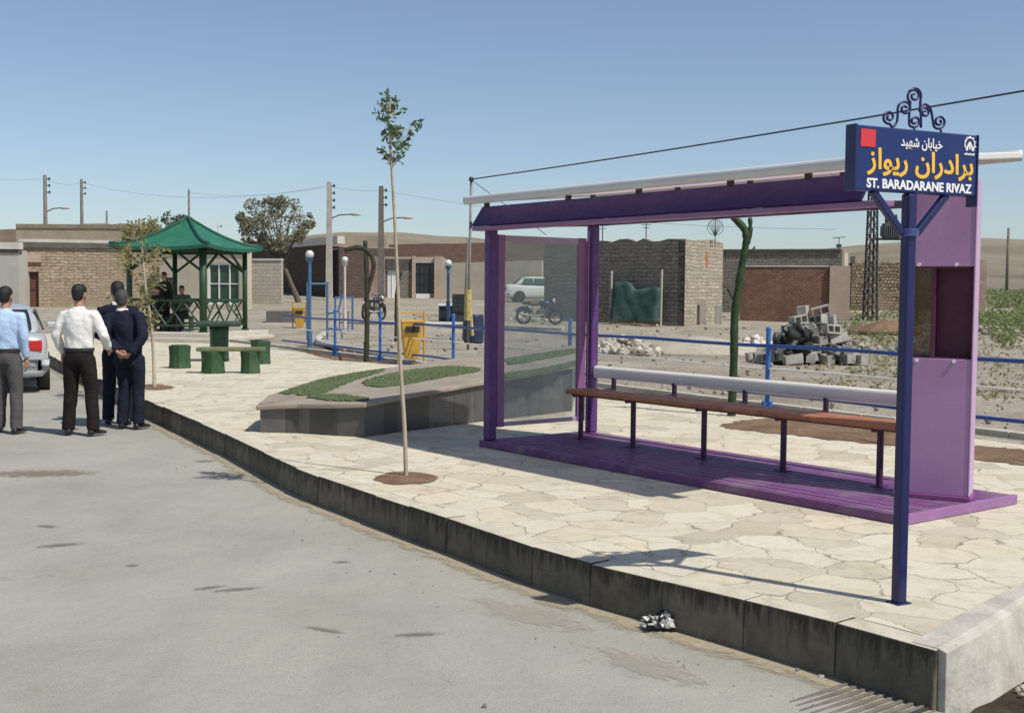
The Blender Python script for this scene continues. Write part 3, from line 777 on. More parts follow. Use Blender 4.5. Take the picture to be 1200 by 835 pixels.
# ------------------------------------------------------------------ bench inside the shelter
bn = thing('bench', 'long red-brown wooden bench with white backrest on the purple deck', 'bench', SH_O+SB*.86+Vector((0,0,DT)), SH_T)
def bpart(mb, name, mat, **k): return mb.build(name, mat, bn, **k)
ST = .567-DT
sb = MB(); sb.box(.42, 4.18, -.17, -.012, ST-.045, ST); sb.box(.42, 4.18, -.004, .165, ST-.045, ST)
bpart(sb, 'seat', M_WOODSEAT, bevel=.014, seg=3)
bpart(MB().box(.44, 4.16, -.11, .11, ST-.062, ST-.046), 'seat_frame', M_DKPURP, bevel=.003)
for px, py in ((674,485),(742,500),(825,510),(918,530),(1031,545)):
    a, z = plane_b(px, py, .86); a = max(a, .47)
    l = MB().tube([(a,0,.0),(a,0,ST-.05)], .026, 12); l.box(a-.05, a+.05, -.05, .05, 0, .008); l.bar((a,-.1,ST-.065), (a,.1,ST-.065), .03, .03)
    bpart(l, 'leg', M_DKPURP, smooth_=False, bevel=.002)
br = MB(); z0, z1 = .637-DT, .762-DT; b0 = WID-.86-.05
br.rings([[Vector((a, b0+.035*math.cos(t), (z0+z1)/2+(z1-z0)/2*math.copysign(abs(math.sin(t))**.6, math.sin(t)))) for t in (2*math.pi*k/16 for k in range(16))] for a in (.16,.175,4.16,4.175)])
bpart(br, 'backrest', M_WHITEP, smooth_=True)
for px in (716, 787, 870, 965):
    a, z = plane_b(px, 455, WID-.1)
    bpart(MB().bar((a,.14,ST-.05), (a,b0-.01,ST-.03), .035, .04).bar((a,b0-.012,ST-.05), (a,b0-.012,z0+.02), .04, .03, (1,0,0)), 'backrest_bracket', M_DKPURP, bevel=.003)

# ------------------------------------------------------------------ street sign
SGX, SGY = 1.921, 5.745; SGT = math.atan2(.449, .893)
sg = thing('street_sign', 'dark blue street name board with scroll ironwork on a tall navy post', 'street sign', (SGX, SGY, 0), SGT)
pp = MB().box(-.029, .029, -.029, .029, 0.0, 2.008).build('post', M_NAVY, sg, bevel=.012, seg=3)
MB().box(-.045, .045, -.042, .042, .001, .007).build('foot_plate', M_NAVY, sg, bevel=.002)
MB().tube([(0,0,1.80),(0,0,1.838)], .047, 16).build('clamp', mk('worn_navy_collar', (.06,.075,.22), .3, .3, 20), sg, bevel=.004)
for sx_ in (-1, 1): MB().bar((sx_*.045,0,1.815), (sx_*.24,0,2.012), .034, .034, (0,1,0)).build('brace', M_NAVY, sg, bevel=.005)
U0, U1, Z0, Z1 = -.377, .418, 2.01, 2.312
bd = MB().box(U0, U1, -.028, .028, Z0, Z1).build('board', M_SIGN, sg, bevel=.006)
MB().box(U0-.006, U0+.010, -.034, .034, Z0-.004, Z1+.004).build('board_edge', M_NAVY, bd, bevel=.003); MB().box(U1-.004, U1+.006, -.034, .034, Z0-.05, Z1+.002).build('board_edge', M_NAVY, bd, bevel=.003)
def lettering(s, rect, mat, weight=.0, shear=0.0):
    c = bpy.data.curves.new('lettering', 'FONT'); c.body = s; c.offset = weight; c.extrude = .012; c.resolution_u = 3; c.shear = shear
    t = bpy.data.objects.new('lettering', c); COL.objects.link(t)
    dg = bpy.context.evaluated_depsgraph_get(); me = bpy.data.meshes.new_from_object(t.evaluated_get(dg))
    bpy.data.objects.remove(t); bpy.data.curves.remove(c)
    xs = [v.co.x for v in me.vertices]; ys = [v.co.y for v in me.vertices]
    x0, x1, y0, y1 = min(xs), max(xs), min(ys), max(ys); ru0, ru1, rz0, rz1 = rect
    for v in me.vertices:
        u = ru0+(v.co.x-x0)/(x1-x0)*(ru1-ru0); z = rz0+(v.co.y-y0)/(y1-y0)*(rz1-rz0)
        v.co = (u, -.0295-(v.co.z)*.15, z)
    me.materials.clear(); me.materials.append(mat); me.name = 'lettering'
    o = bpy.data.objects.new('lettering', me); COL.objects.link(o); o.parent = bd; return o
def bu(zx): return U0+(zx-155)*.795/675
lettering('\uFEAA\uFEF4\uFEEC\uFEB7 \uFEE5\uFE8E\uFE91\uFE8E\uFEF4\uFEA7', (bu(395), bu(625), Z1-.098, Z1-.035), M_LETW, .012)
lettering('\uFEAF\uFE8D\uFEEE\uFEF3\uFEAD \uFEE5\uFE8D\uFEAD\uFEA9\uFE8D\uFEAE\uFE91', (bu(216), bu(806), Z1-.232, Z1-.100), M_LETY, .022)
lettering('ST. BARADARANE RIVAZ', (bu(217), bu(800), Z0+.012, Z0+.058), M_LETW, .030)
MB().box(bu(180), bu(258), -.0315, -.0285, Z1-.100, Z1-.018).build('red_square', M_SIGNRED, bd)
# emblem: open gear ring with a gable inside and a short bar below
em = MB(); ec = Vector((bu(782), -.030, Z1-.048)); R_ = .033
pts = [ec+Vector((R_*math.cos(t), 0, R_*math.sin(t))) for t in np.linspace(RAD(-65), RAD(245), 26)]
em.tube(pts, .0042, 6)
for t in np.linspace(RAD(-50), RAD(230), 9): em.bar(ec+Vector((R_*math.cos(t), 0, R_*math.sin(t))), ec+Vector((1.25*R_*math.cos(t), 0, 1.25*R_*math.sin(t))), .009, .005)
em.bar(ec+Vector((-.02,0,-.022)), ec+Vector((0,0,.012)), .009, .005, (0,1,0)); em.bar(ec+Vector((.02,0,-.022)), ec+Vector((0,0,.012)), .009, .005, (0,1,0)); em.bar(ec+Vector((0,0,-.025)), ec+Vector((0,0,-.002)), .008, .005, (0,1,0))
for k in range(6): em.box(ec.x-.036+k*.012, ec.x-.028+k*.012, -.032, -.0285, Z1-.101, Z1-.093+.003*(k % 2))
em.build('emblem', M_LETW, bd)
# scroll ironwork on top
def zp(x, y):
    top = 285+(x-155)*(345-285)/675; return Vector((bu(x), 0, Z1+(top-y)*.00094))
def spiral(cx, cy, r, a0, turns, s=1, n=26, inward=True):
    P = [(cx+r*(1-.8*i/n)*math.cos(a0+s*turns*6.283*i/n), cy+r*(1-.8*i/n)*math.sin(a0+s*turns*6.283*i/n)) for i in range(n+1)]
    return P if inward else P[::-1]
def scroll(P, name='scroll'):
    Q = crom([zp(x, y) for x, y in P], 2); MB().tube(Q, .0062, 8).build(name, M_NAVY, sg, smooth_=True)
scroll(spiral(352, 246, 36, RAD(60), 1.5, 1, 26, False)[:-1]+[(372,298),(396,268),(398,205)]+spiral(437, 203, 38, RAD(205), 1.4, 1))
scroll(spiral(486, 138, 40, RAD(100), 1.5, 1, 26, False)[:-1]+[(462,205),(462,260)]+spiral(492, 268, 33, RAD(150), 1.4, -1))
scroll([(528,300),(527,250)]+[(520,180),(524,140)]+[(515,112),(487,98),(456,118)])
scroll(spiral(547, 223, 30, RAD(170), 1.4, 1, 26, False)[:-1]+[(522,190),(552,180),(580,205),(592,255),(600,290)]+spiral(630, 270, 37, RAD(120), 1.5, -1))
scroll([(352,318),(374,300)]); scroll([(645,345),(640,306)])
scroll([(492,322),(492,300)])

# ------------------------------------------------------------------ raised stone bed with turf strips
fr = [(300,475,.27),(348,473,.29),(393,473,.31),(428,472,.33),(470,464,.40),(556,448,.50),(675,427,.62)]
bk = [(314,463,.31),(372,444,.40),(427,434,.46),(482,427,.52),(564,415,.60),(678,404,.66)]
P3 = [ground(x, y, z) for x, y, z in fr+bk]
Am = np.array([[1, p.x, p.y] for p in P3]); pl = [float(q) for q in np.linalg.lstsq(Am, np.array([p.z for p in P3]), rcond=None)[0]]
def plz(x, y): return pl[0]+pl[1]*x+pl[2]*y
def on_slab(px, py):
    d = Vector(ray(px, py)); t = (pl[0]-CAM_H)/(d.z-pl[1]*d.x-pl[2]*d.y); return Vector(CAMP)+d*float(t)
mp_ = thing('raised_bed', 'low sloping stone bed with turf strips and dark granite sides left of the shelter', 'raised bed', (0,0,0))
F = [on_slab(x, y) for x, y, z in fr]; Bk = [on_slab(x, y) for x, y, z in bk]
outl = F+Bk[::-1]
def inset(poly, d):
    n = len(poly); c = sum(poly, Vector())/n; out = []
    for i, p in enumerate(poly):
        e1 = (p-poly[i-1]).normalized(); e2 = (poly[(i+1) % n]-p).normalized(); t = (e1+e2).normalized()
        out.append(Vector((p.x-t.y*d, p.y+t.x*d, 0)))
    return out
slab = MB(); n = len(outl)
slab.add([(p.x, p.y, plz(p.x, p.y)-.05) for p in outl]+[(p.x, p.y, plz(p.x, p.y)) for p in outl], [tuple(range(n-1,-1,-1)), tuple(range(n, 2*n))]+[(i, (i+1) % n, n+(i+1) % n, n+i) for i in range(n)])
slab.build('top_slab', M_PLATF, mp_, bevel=.012)
ws = inset(outl, .05); ws = [w for w in ws]
N_ = NT('granite_reflection_panel'); oo = N_.uv(); bb_ = N_.new('ShaderNodeTexBrick'); bb_.inputs['Scale'].default_value = 1; bb_.inputs['Brick Width'].default_value = .42; bb_.inputs['Row Height'].default_value = 3.0; bb_.inputs['Mortar Size'].default_value = .004; bb_.offset = 0
bb_.inputs['Color1'].default_value = (.045,.045,.046,1); bb_.inputs['Color2'].default_value = (.135,.13,.125,1); bb_.inputs['Mortar'].default_value = (.03,.03,.03,1); N_.link(oo, bb_.inputs['Vector'])  # light and dark panel tones paint the reflections of polished granite
N_.color(N_.mix(1.0, bb_.outputs['Color'], N_.ramp(N_.noise(N_.obj(), 5, 5, .7), [(.3, .65), (.7, 1.1)]), 'MULTIPLY')); N_.b.inputs['Roughness'].default_value = .28
wl_ = MB(); wl_.add([(p.x, p.y, -.01) for p in ws]+[(p.x, p.y, plz(p.x, p.y)-.051) for p in ws], [(i, (i+1) % n, n+(i+1) % n, n+i) for i in range(n)])
wl_.build('side_wall', N_.m, mp_)
TURFQ = []
def strip(pts, mat=M_TURF, name='turf_strip', h=.014, jit=.03):
    Q = resample(crom([on_slab(x, y) for x, y in pts]+[on_slab(*pts[0])], 5), .06)[:-1]; m = len(Q)
    Q = [q+Vector((random.uniform(-jit, jit), random.uniform(-jit, jit), 0)) for q in Q]
    v = [(p.x, p.y, plz(p.x, p.y)+.001) for p in Q]+[(p.x, p.y, plz(p.x, p.y)+h) for p in Q]
    MB().add(v, [tuple(range(m, 2*m))]+[(i, (i+1) % m, m+(i+1) % m, m+i) for i in range(m)]).build(name, mat, mp_)
    if mat == M_TURF: TURFQ.append(Q)
def inside(p, Q):
    c = False
    for a, b in zip(Q, Q[1:]+Q[:1]):
        if (a.y > p[1]) != (b.y > p[1]) and p[0] < (b.x-a.x)*(p[1]-a.y)/(b.y-a.y)+a.x: c = not c
    return c
strip([(328,461),(350,453),(372,446.5),(400,440),(428,435.5),(452,433),(440,438),(418,444.5),(402,451),(378,461),(350,463.5)])
strip([(424,449),(442,442),(475,435),(520,430),(556,431),(560,435),(540,439),(505,445),(470,451.5),(440,454)])
strip([(358,466),(392,462),(428,467),(432,469.5),(392,470)])
strip([(592,421),(640,413.5),(675,409),(676,413.5),(640,420.5),(600,427.5)])
strip([(590,438),(640,431),(674,423.5),(675,427),(640,435.5),(598,443)])
band = mk('slab_border_stone', (.28,.22,.19), .8, .2, 4)
strip([(302,474),(340,463),(345,463.5),(320,473)], band, 'slab_border', .010)
# turf blades as tufts
tm = MB()
for Q in TURFQ:
    x0, x1 = min(q.x for q in Q), max(q.x for q in Q); y0, y1 = min(q.y for q in Q), max(q.y for q in Q); k = 0
    while k < 1100*(x1-x0)*(y1-y0)/2.2:
        x, y = random.uniform(x0, x1), random.uniform(y0, y1); k += 1
        if not inside((x, y), Q) or noise.noise((x*2.2, y*2.2, 9)) < -.25: continue
        a = random.uniform(0, 6.28); hh = random.uniform(.008, .022); z = plz(x, y)+.012
        tm.add([(x-.009*math.sin(a), y+.009*math.cos(a), z), (x+.009*math.sin(a), y-.009*math.cos(a), z), (x+.02*math.cos(a), y+.02*math.sin(a), z+hh)], [(0,1,2)])
gb2 = tm.build('grass_blades', mat_leaf('grass_blade', (.12,.17,.06), (.235,.265,.12), .4), mp_, uv=False); gb2['kind'] = 'stuff'

# ------------------------------------------------------------------ railing along the far edge of the pavement
rl = thing('railing', 'blue post and rail fence along the far edge of the stone pavement', 'railing', (0,0,0))
def fpt(px):
    k = (px-600)/F_PX*.9985
    y = (5.06+.625*12.73)/(k+.625); return Vector((fence_x(y), y, 0))
for px in (1330, 901, 668, 531, 445, 392):
    p = fpt(px); y = p.y
    m = MB().tube([(p.x,p.y,-.1),(p.x,p.y,1.04)], .032, 10); m.ball((p.x,p.y,1.05), .038, 8, 6); m.box(p.x-.06, p.x+.06, p.y-.06, p.y+.06, .0, .10)
    m.build('post', M_BLUE, rl, smooth_=False)
e0, e1 = Vector((6.3, 10.75, 0)), fpt(330)
MRB = mk('dark_blue_rail', (.028,.075,.26), .4, .15, 6)
for z, r, mt in ((.835,.024,MRB),(.535,.012,M_WHITEP),(.205,.022,MRB)):
    pts = [e0.lerp(e1, t)+Vector((0,0,z+.008*math.sin(t*40))) for t in np.linspace(0, 1, 24)]
    MB().tube(pts, r, 8).build('rail', mt, rl, smooth_=True)
fk = MB(); fd = (e1-e0).normalized(); fn = Vector((fd.y, -fd.x, 0))
for i in range(60):
    a = e0+fd*(i*.5-.5)+fn*(.06); b = e0+fd*((i+1)*.5-.508)+fn*(.06)
    fk.add([a, b, b+fn*.12, a+fn*.12]+[q+Vector((0,0,.075+random.uniform(-.004,.004))) for q in (a, b, b+fn*.12, a+fn*.12)], [(4,5,6,7),(0,1,5,4),(1,2,6,5),(2,3,7,6),(3,0,4,7)])
o = fk.build('railing_kerb', M_CONC, bevel=.01); o['kind'] = 'structure'

# ------------------------------------------------------------------ trees
def leafquad(mb, c, s, nrm=None):
    c = Vector(c); a = Vector((random.gauss(0,1), random.gauss(0,1), random.gauss(0,.7))).normalized()
    b = a.orthogonal().normalized(); b = Matrix.Rotation(random.uniform(0, 6.28), 3, a) @ b
    w = s*.45
    mid = a.cross(b)*0.18*s
    mb.add([c-a*s, c+b*w+mid, c+a*s, c-b*w+mid], [(0,1,2),(0,2,3)])
def limb(mb, p, q, r0, r1, wob=.03, n=7, sides=7):
    p, q = Vector(p), Vector(q); L = (q-p).length; pts = []; rs_ = []
    for i in range(n):
        t = i/(n-1); w = wob*L*math.sin(t*3.14)
        pts.append(p.lerp(q, t)+Vector((random.uniform(-w, w), random.uniform(-w, w), 0))); rs_.append(r0+(r1-r0)*t)
    mb.tube(pts, rs_, sides); return pts
def sapling(base, top_pts, clusters, r0, label, leafmat, leafsize, trunkmat, group=None, name='sapling', stake=False):
    b = Vector(base); t = thing(name, label, 'tree', b, 0, group)
    tm_ = MB(); path = [Vector(p)-b for p in top_pts]; L = len(path)
    cp = crom(path, 5); tm_.tube(cp, [r0*(1-.65*i/(len(cp)-1)) for i in range(len(cp))], 8)
    lm = MB()
    for c, rr, nl in clusters:
        c = Vector(c)-b
        near = min(cp, key=lambda p: (p-c).length+(.3 if p.z > c.z else 0)+abs(p.z-(c.z-.12))*.6)
        limb(tm_, near, c, r0*.3, r0*.12, .04, 5, 5)
        for i in range(nl):
            d = Vector((random.gauss(0,1), random.gauss(0,1), random.gauss(0,1))); d = d.normalized()*rr*random.random()**.5
            p = c+d; leafquad(lm, p, leafsize*random.uniform(.6, 1.25))
            if i % 5 == 0: tm_.tube([c.lerp(p, .1), p], .003, 4)
    tm_.build('trunk', trunkmat, t, smooth_=True); lm.build('crown', leafmat, t, uv=False); return t
LEAF1 = mat_leaf('sapling_leaf', (.085,.15,.065), (.19,.26,.13), .5); LEAF2 = mat_leaf('yellowing_leaf', (.14,.145,.04), (.33,.29,.11), .4); LEAF3 = mat_leaf('dusty_leaf', (.19,.19,.12), (.37,.35,.235), .5)
dy = 9.63
tb = Vector((-.863,9.625,.0))
def at(px, py, y=dy): return deep(px, py, y)
cl = [((456,118),.085,60),((449,131),.085,55),((463,128),.08,50),((454,146),.085,55),((458,160),.07,40),((468,152),.05,20),((487,146),.05,24),((484,155),.04,14),((477,170),.05,22),((465,172),.06,28),((447,177),.04,16),((453,184),.055,26),((469,184),.055,24),((461,188),.05,20)]
sapling(tb, [tb+Vector((0,0,-.05)), at(474,500), at(469,420), at(466,330), at(461,230), at(458,180), at(456,140), at(458,116)],
        [(at(x, y, dy+random.uniform(-.12,.12)), r*1.08, int(n*.62)) for (x, y), r, n in cl], .019, 'tall slender sapling with a small green tuft standing in the pavement near the kerb', LEAF1, .034, M_TRUNKL)
dy2 = 18.3; tb2 = Vector((-5.535,18.19,0)); cl = []
for i in range(46):
    y = random.uniform(258, 388); hw = 12+20*math.sin((y-250)/150*3.14)
    cl.append(((163+random.uniform(-hw, hw), y), .15, 16))
sapling(tb2, [tb2+Vector((0,0,-.05)), at(180,420,dy2), at(177,380,dy2), at(170,330,dy2), at(166,285,dy2), at(164,255,dy2)],
        [(at(x, y, dy2+random.uniform(-.45,.45)), r, n) for (x, y), r, n in cl], .03, 'sparse yellowing young tree beside the kerb in front of the green pavilion', LEAF2, .05, M_TRUNKL)
def tree(base, h, crown, n, label, leafmat, leafsize, lean=(0,0), r0=.25):
    b = Vector(base); t = thing('broadleaf_tree', label, 'tree', b); tm_ = MB(); lm = MB()
    top = Vector((lean[0], lean[1], h*.55)); limb(tm_, (0,0,-.3), top, r0, r0*.55, .02, 8, 9)
    for cx, cy, cz, r in crown:
        c = Vector((cx, cy, cz)); limb(tm_, top.lerp(Vector((0,0,0)), random.uniform(0,.25)), c, r0*.35, r0*.06, .05, 7, 6)
        for k in range(5):
            e = c+Vector((random.gauss(0,1), random.gauss(0,1), random.gauss(0,1))).normalized()*r*.9
            limb(tm_, c.lerp(top, .25), e, r0*.1, r0*.03, .05, 4, 4)
        for i in range(n):
            d = Vector((random.gauss(0,1), random.gauss(0,1), random.gauss(0,1))).normalized()*r*random.random()**.42
            d.z *= .85
            if noise.noise((c+d)*1.3+b) < -.10: continue
            leafquad(lm, c+d, leafsize*random.uniform(.6,1.3))
    tm_.build('trunk', M_TRUNK, t, smooth_=True); lm.build('crown', leafmat, t, uv=False); return t
# the big dusty tree left of the concrete pole, trunk leaning
DT_ = 66.0
bb = deep(352, 352, DT_); bb.z = gz(DT_)
def rel(px, py, r, dy_=0): p = deep(px, py, DT_+dy_)-bb; return (p.x, p.y, p.z, r)
cr_ = [rel(300,258,.95,-.3),(*rel(322,247,1.05,.4)[:3],1.1),rel(340,262,.9),rel(318,270,1.0,-.8),rel(345,245,.75,.5),rel(298,243,.6),rel(332,237,.5),rel(357,255,.5),rel(290,268,.6,.5),rel(310,285,.6),rel(352,272,.5,-.4),rel(284,256,.4),rel(362,262,.35),rel(330,284,.7,-.6),rel(345,280,.5,.4),rel(300,278,.7,.4),rel(315,238,.45),rel(288,278,.4),rel(325,258,.9,.9),rel(308,256,.8,-.9)]
tree(bb, 4.8, cr_, 300, 'large dusty grey-green tree leaning over the dark wall right of the pavilion', LEAF3, .11, (deep(326,285,DT_).x-bb.x, 0), .18)
DT2 = 70.0; bb2 = deep(203, 350, DT2); bb2.z = gz(DT2)
DT_s = DT_; DT_ = DT2; bbs = bb; bb = bb2
cr_ = [rel(188,262,.5),rel(200,256,.55,.3),rel(212,259,.5),rel(178,268,.45,.3),rel(220,268,.5),rel(205,266,.5),rel(170,272,.4)]
tree(bb2, 5.0, cr_, 230, 'green treetop rising behind the pavilion roof', mat_leaf('green_leaf', (.09,.115,.05), (.19,.21,.105), .45), .11, (0,0), .2)
DT_ = DT_s; bb = bbs

# green-painted forked trunks by the railing
def bent_post(name, label, base, polys, mat):
    t = thing(name, label, 'post', base); b = Vector(base)
    for nm, pts, rs_ in polys:
        cp = crom([Vector(p)-b for p in pts], 5); k = len(cp)
        MB().tube(cp, [rs_[0]+(rs_[1]-rs_[0])*i/(k-1)+random.uniform(-.007,.007) for i in range(k)], 9).build(nm, mat, t, smooth_=True)
g0 = ground(857, 487, 0); d_ = g0.y
MOSS = mk('mossy_green_paint', (.022,.048,.014), .6, .5, 14, .012, 30)
bent_post('tree_trunk_post', 'rough green forked trunk post rising behind the shelter bench', g0, [('trunk', [g0+Vector((0,0,-.05)), at(860,420,d_), at(861,370,d_), at(868,320,d_), at(874,285,d_), at(872,268,d_), at(856,252,d_)], (.052,.042)), ('branch', [at(874,290,d_), at(879,272,d_), at(879,255,d_)], (.032,.026)), ('branch', [at(863,352,d_), at(857,346,d_), at(853,338,d_)], (.018,.012)), ('branch', [at(872,300,d_), at(880,296,d_), at(885,288,d_)], (.016,.010))], MOSS)
g1 = ground(429, 424, 0); d_ = g1.y
DARKP = mk('dark_olive_paint', (.035,.032,.02), .7, .4, 10, .008, 30)
bent_post('hooked_post', 'dark crooked post with a hooked arm by the railing right of the blue lamp', g1, [('trunk', [g1+Vector((0,0,-.05)), at(430,390,d_), at(430,350,d_), at(429,310,d_), at(428,282,d_)], (.06,.042)), ('arm', [at(429,350,d_), at(434,330,d_), at(438,310,d_), at(432,295,d_), at(420,290,d_), at(404,293,d_)], (.042,.055))], DARKP)
g2 = ground(464, 400, 0.0); d_ = g2.y
bent_post('crooked_post', 'thin crooked post in front of the white shop door', g2, [('trunk', [g2+Vector((0,0,-.1)), at(464,370,d_), at(465,340,d_), at(471,318,d_)], (.05,.04))], DARKP)

# ------------------------------------------------------------------ green pavilion on a low plinth
PVC = Vector((-8.92, 34.0, 0)); PHI = RAD(16)         # nearest post; local x runs right-back, local y left-back
S_ = 2.44
dR = Vector((math.sin(PHI), math.cos(PHI), 0)); dL = Vector((-math.cos(PHI), math.sin(PHI), 0))
pr = math.atan2(dR.y, dR.x)
FL = .26
pvl = thing('pavilion', 'green wooden pavilion with a pagoda roof on a low pale plinth', 'pavilion', PVC, pr)
def pvp(mb, nm, mat, **k): return mb.build(nm, mat, pvl, **k)
pvp(MB().box(-.55, S_+.5, -.55, S_+.5, .0, FL).box(-.75, S_+.5, -.75, S_+.5, .0, .12), 'plinth', mk('pale_plinth', (.52,.48,.40), .9, .12, 3, dirt=.3), bevel=.02)
for x, y, w in ((0,0,.11), (S_,0,.075), (0,S_,.085), (S_,S_,.075)):
    pvp(MB().tube([(x,y,FL),(x,y,2.68)], w, 10), 'post', M_GREEND, smooth_=True)
    pvp(MB().tube([(x,y,FL),(x,y,FL+.05)], w+.04, 10), 'post_foot', M_GREEND)
def sidebars(p, q, skip=False):
    p, q = Vector(p), Vector(q); m = MB()
    up = lambda t, z: p.lerp(q, t)+Vector((0,0,z))
    m.tube([up(.04, FL+.92), up(.96, FL+.92)], .04, 8); m.tube([up(.04, FL+.18), up(.96, FL+.18)], .03, 8)
    ts = [.04,.27,.5,.73,.96]
    for i in range(4):
        m.tube([up(ts[i], FL+(.2 if i % 2 == 0 else .9)), up(ts[i+1], FL+(.9 if i % 2 == 0 else .2))], .028, 7)
        m.tube([up(ts[i], FL+(.9 if i % 2 == 0 else .2)), up((ts[i]+ts[i+1])/2, FL+.55)], .022, 7)
    pvp(m, 'balustrade', M_GREEND)
    for a, b in (((.03, 2.05), (.36, 2.60)), ((.97, 2.05), (.64, 2.60))):
        pvp(MB().tube([up(*a), up(*b)], .04, 8), 'knee_brace', M_GREEND)
sidebars((0,0,0), (S_,0,0)); sidebars((0,S_,0), (S_,S_,0)); sidebars((S_,0,0), (S_,S_,0)); sidebars((0,.0,0), (0,S_,0))
bm_ = MB()
for p, q in (((0,0),(S_,0)),((0,0),(0,S_)),((S_,0),(S_,S_)),((0,S_),(S_,S_))): bm_.bar((*p,2.64), (*q,2.64), .09, .12)
pvp(bm_, 'eave_beam', M_GREEND)
# flared roof: four concave faces
rf = MB(); OV = .40; c2 = S_/2; HP = 3.62; HE = 2.72; nr = 10; ne = 10
for k in range(4):
    R4 = Matrix.Rotation(k*math.pi/2, 3, 'Z'); vs = []; fs = []
    for i in range(nr+1):
        t = i/nr; half = (c2+OV)*(.02+.98*t); z = HE+(HP-HE)*(1-t)**1.55+.0
        for j in range(ne+1):
            s = -1+2*j/ne; zz = z+.10*t**3*abs(s)**3
            p = R4 @ Vector((s*half, -half, 0)); vs.append((p.x+c2, p.y+c2, zz))
    for i in range(nr):
        for j in range(ne): a = i*(ne+1)+j; fs.append((a, a+1, a+ne+2, a+ne+1))
    rf.add(vs, fs)
pvp(rf, 'roof', M_ROOFG, smooth_=False)
ed = MB(); hp_ = MB()
for k in range(4):
    R4 = Matrix.Rotation(k*math.pi/2, 3, 'Z'); h = c2+OV; P = []
    for j in range(ne+1):
        s = -1+2*j/ne; p = R4 @ Vector((s*h, -h, 0)); P.append(Vector((p.x+c2, p.y+c2, HE+.10*abs(s)**3-.05)))
    for a, b in zip(P, P[1:]): ed.bar(a, b, .03, .10)
    Q = []
    for i in range(nr+1):
        t = i/nr; hh = (c2+OV)*(.02+.98*t); p = R4 @ Vector((hh, -hh, 0)); Q.append(Vector((p.x+c2, p.y+c2, HE+(HP-HE)*(1-t)**1.55+.10*t**3+.02)))
    hp_.tube(Q, .05, 7)
pvp(ed, 'eave_board', mk('dark_eave_green', (.015,.10,.065), .5, .15, 4)); pvp(hp_, 'hip_ridge', mk('ridge_green', (.012,.075,.05), .5, .15, 4), smooth_=True)
pvp(MB().ball((c2,c2,HP+.02), .08, 10, 8), 'finial', M_ROOFG, smooth_=True)
pvp(MB().box(.12, S_-.1, S_-.5, S_-.12, FL+.40, FL+.45).box(.2,.28,S_-.45,S_-.17,FL,FL+.40).box(S_-.28,S_-.2,S_-.45,S_-.17,FL,FL+.40), 'inner_bench', M_GREEND)

# ------------------------------------------------------------------ green stump table and seats
STUMP = mk('stump_green', (.03,.078,.034), .75, .3, 9, .012, 25, dirt=.35, dirtcol=(.14,.15,.09))
TOPG = mk('table_top_green', (.03,.062,.035), .6, .25, 6, .006, 40)
def stump(mb, x, y, z0, z1, r, n=20):
    secs = []
    for i in range(7):
        t = i/6; rr = r*(1+.08*(2*t-1)**2); secs.append((x, y, z0+(z1-z0)*t, rr, rr))
    mb.rings([[Vector((x+s[3]*(1+.05*math.sin(5*a+x*9)+.03*math.sin(11*a))*math.cos(a), y+s[4]*(1+.05*math.sin(5*a+x*9)+.03*math.sin(11*a))*math.sin(a), s[2])) for a in (6.283*k/n for k in range(n))] for s in secs])
tbp = ground(257, 423)
tt = thing('table', 'dark green stump-legged table with a thick slab top on the plaza', 'table', (tbp.x, tbp.y, 0), RAD(12))
m = MB(); m.box(-.45, .45, -.42, .42, .74, .84); m.build('tabletop', TOPG, tt, bevel=.03)
m = MB(); stump(m, 0, 0, 0, .74, .19); m.build('pedestal', M_GREEND, tt, smooth_=True)
def seat(px, py, r, h, label):
    p = ground(px, py); t = thing('stump_stool', label, 'stool', (p.x, p.y, 0), random.uniform(-.5, .5), 'green stump stools around the table')
    m = MB(); stump(m, 0, 0, 0, h, r); m.build('stump', STUMP, t, smooth_=False, bevel=.012)
    MB().tube([(0,0,h),(0,0,h+.012)], r*.88, 20).build('seat_disc', TOPG, t)
seat(211, 431, .19, .43, 'green stump stool standing apart at the left of the slab table')
seat(306, 426, .19, .46, 'green stump stool just right of the long stump bench')
bp = ground(270, 437); bt_ = thing('stump_bench', 'low bench of a worn slab on two green stumps in front of the table', 'bench', (bp.x, bp.y, 0), RAD(6))
m = MB(); P = [(x, -.17+.03*math.sin(x*4)) for x in np.linspace(-.58, .62, 9)]+[(x, .17+.03*math.sin(x*5)) for x in np.linspace(.62, -.58, 9)]
m.prism(P, .40, .47); m.build('seat', mk('worn_slab', (.15,.165,.085), .8, .3, 5, .006, 30, dirt=.6, dirtcol=(.08,.14,.06)), bt_, bevel=.015)
for x in (-.30, .36): m = MB(); stump(m, x, 0, 0, .40, .20 if x < 0 else .165); m.build('stump_leg', STUMP, bt_, bevel=.01)

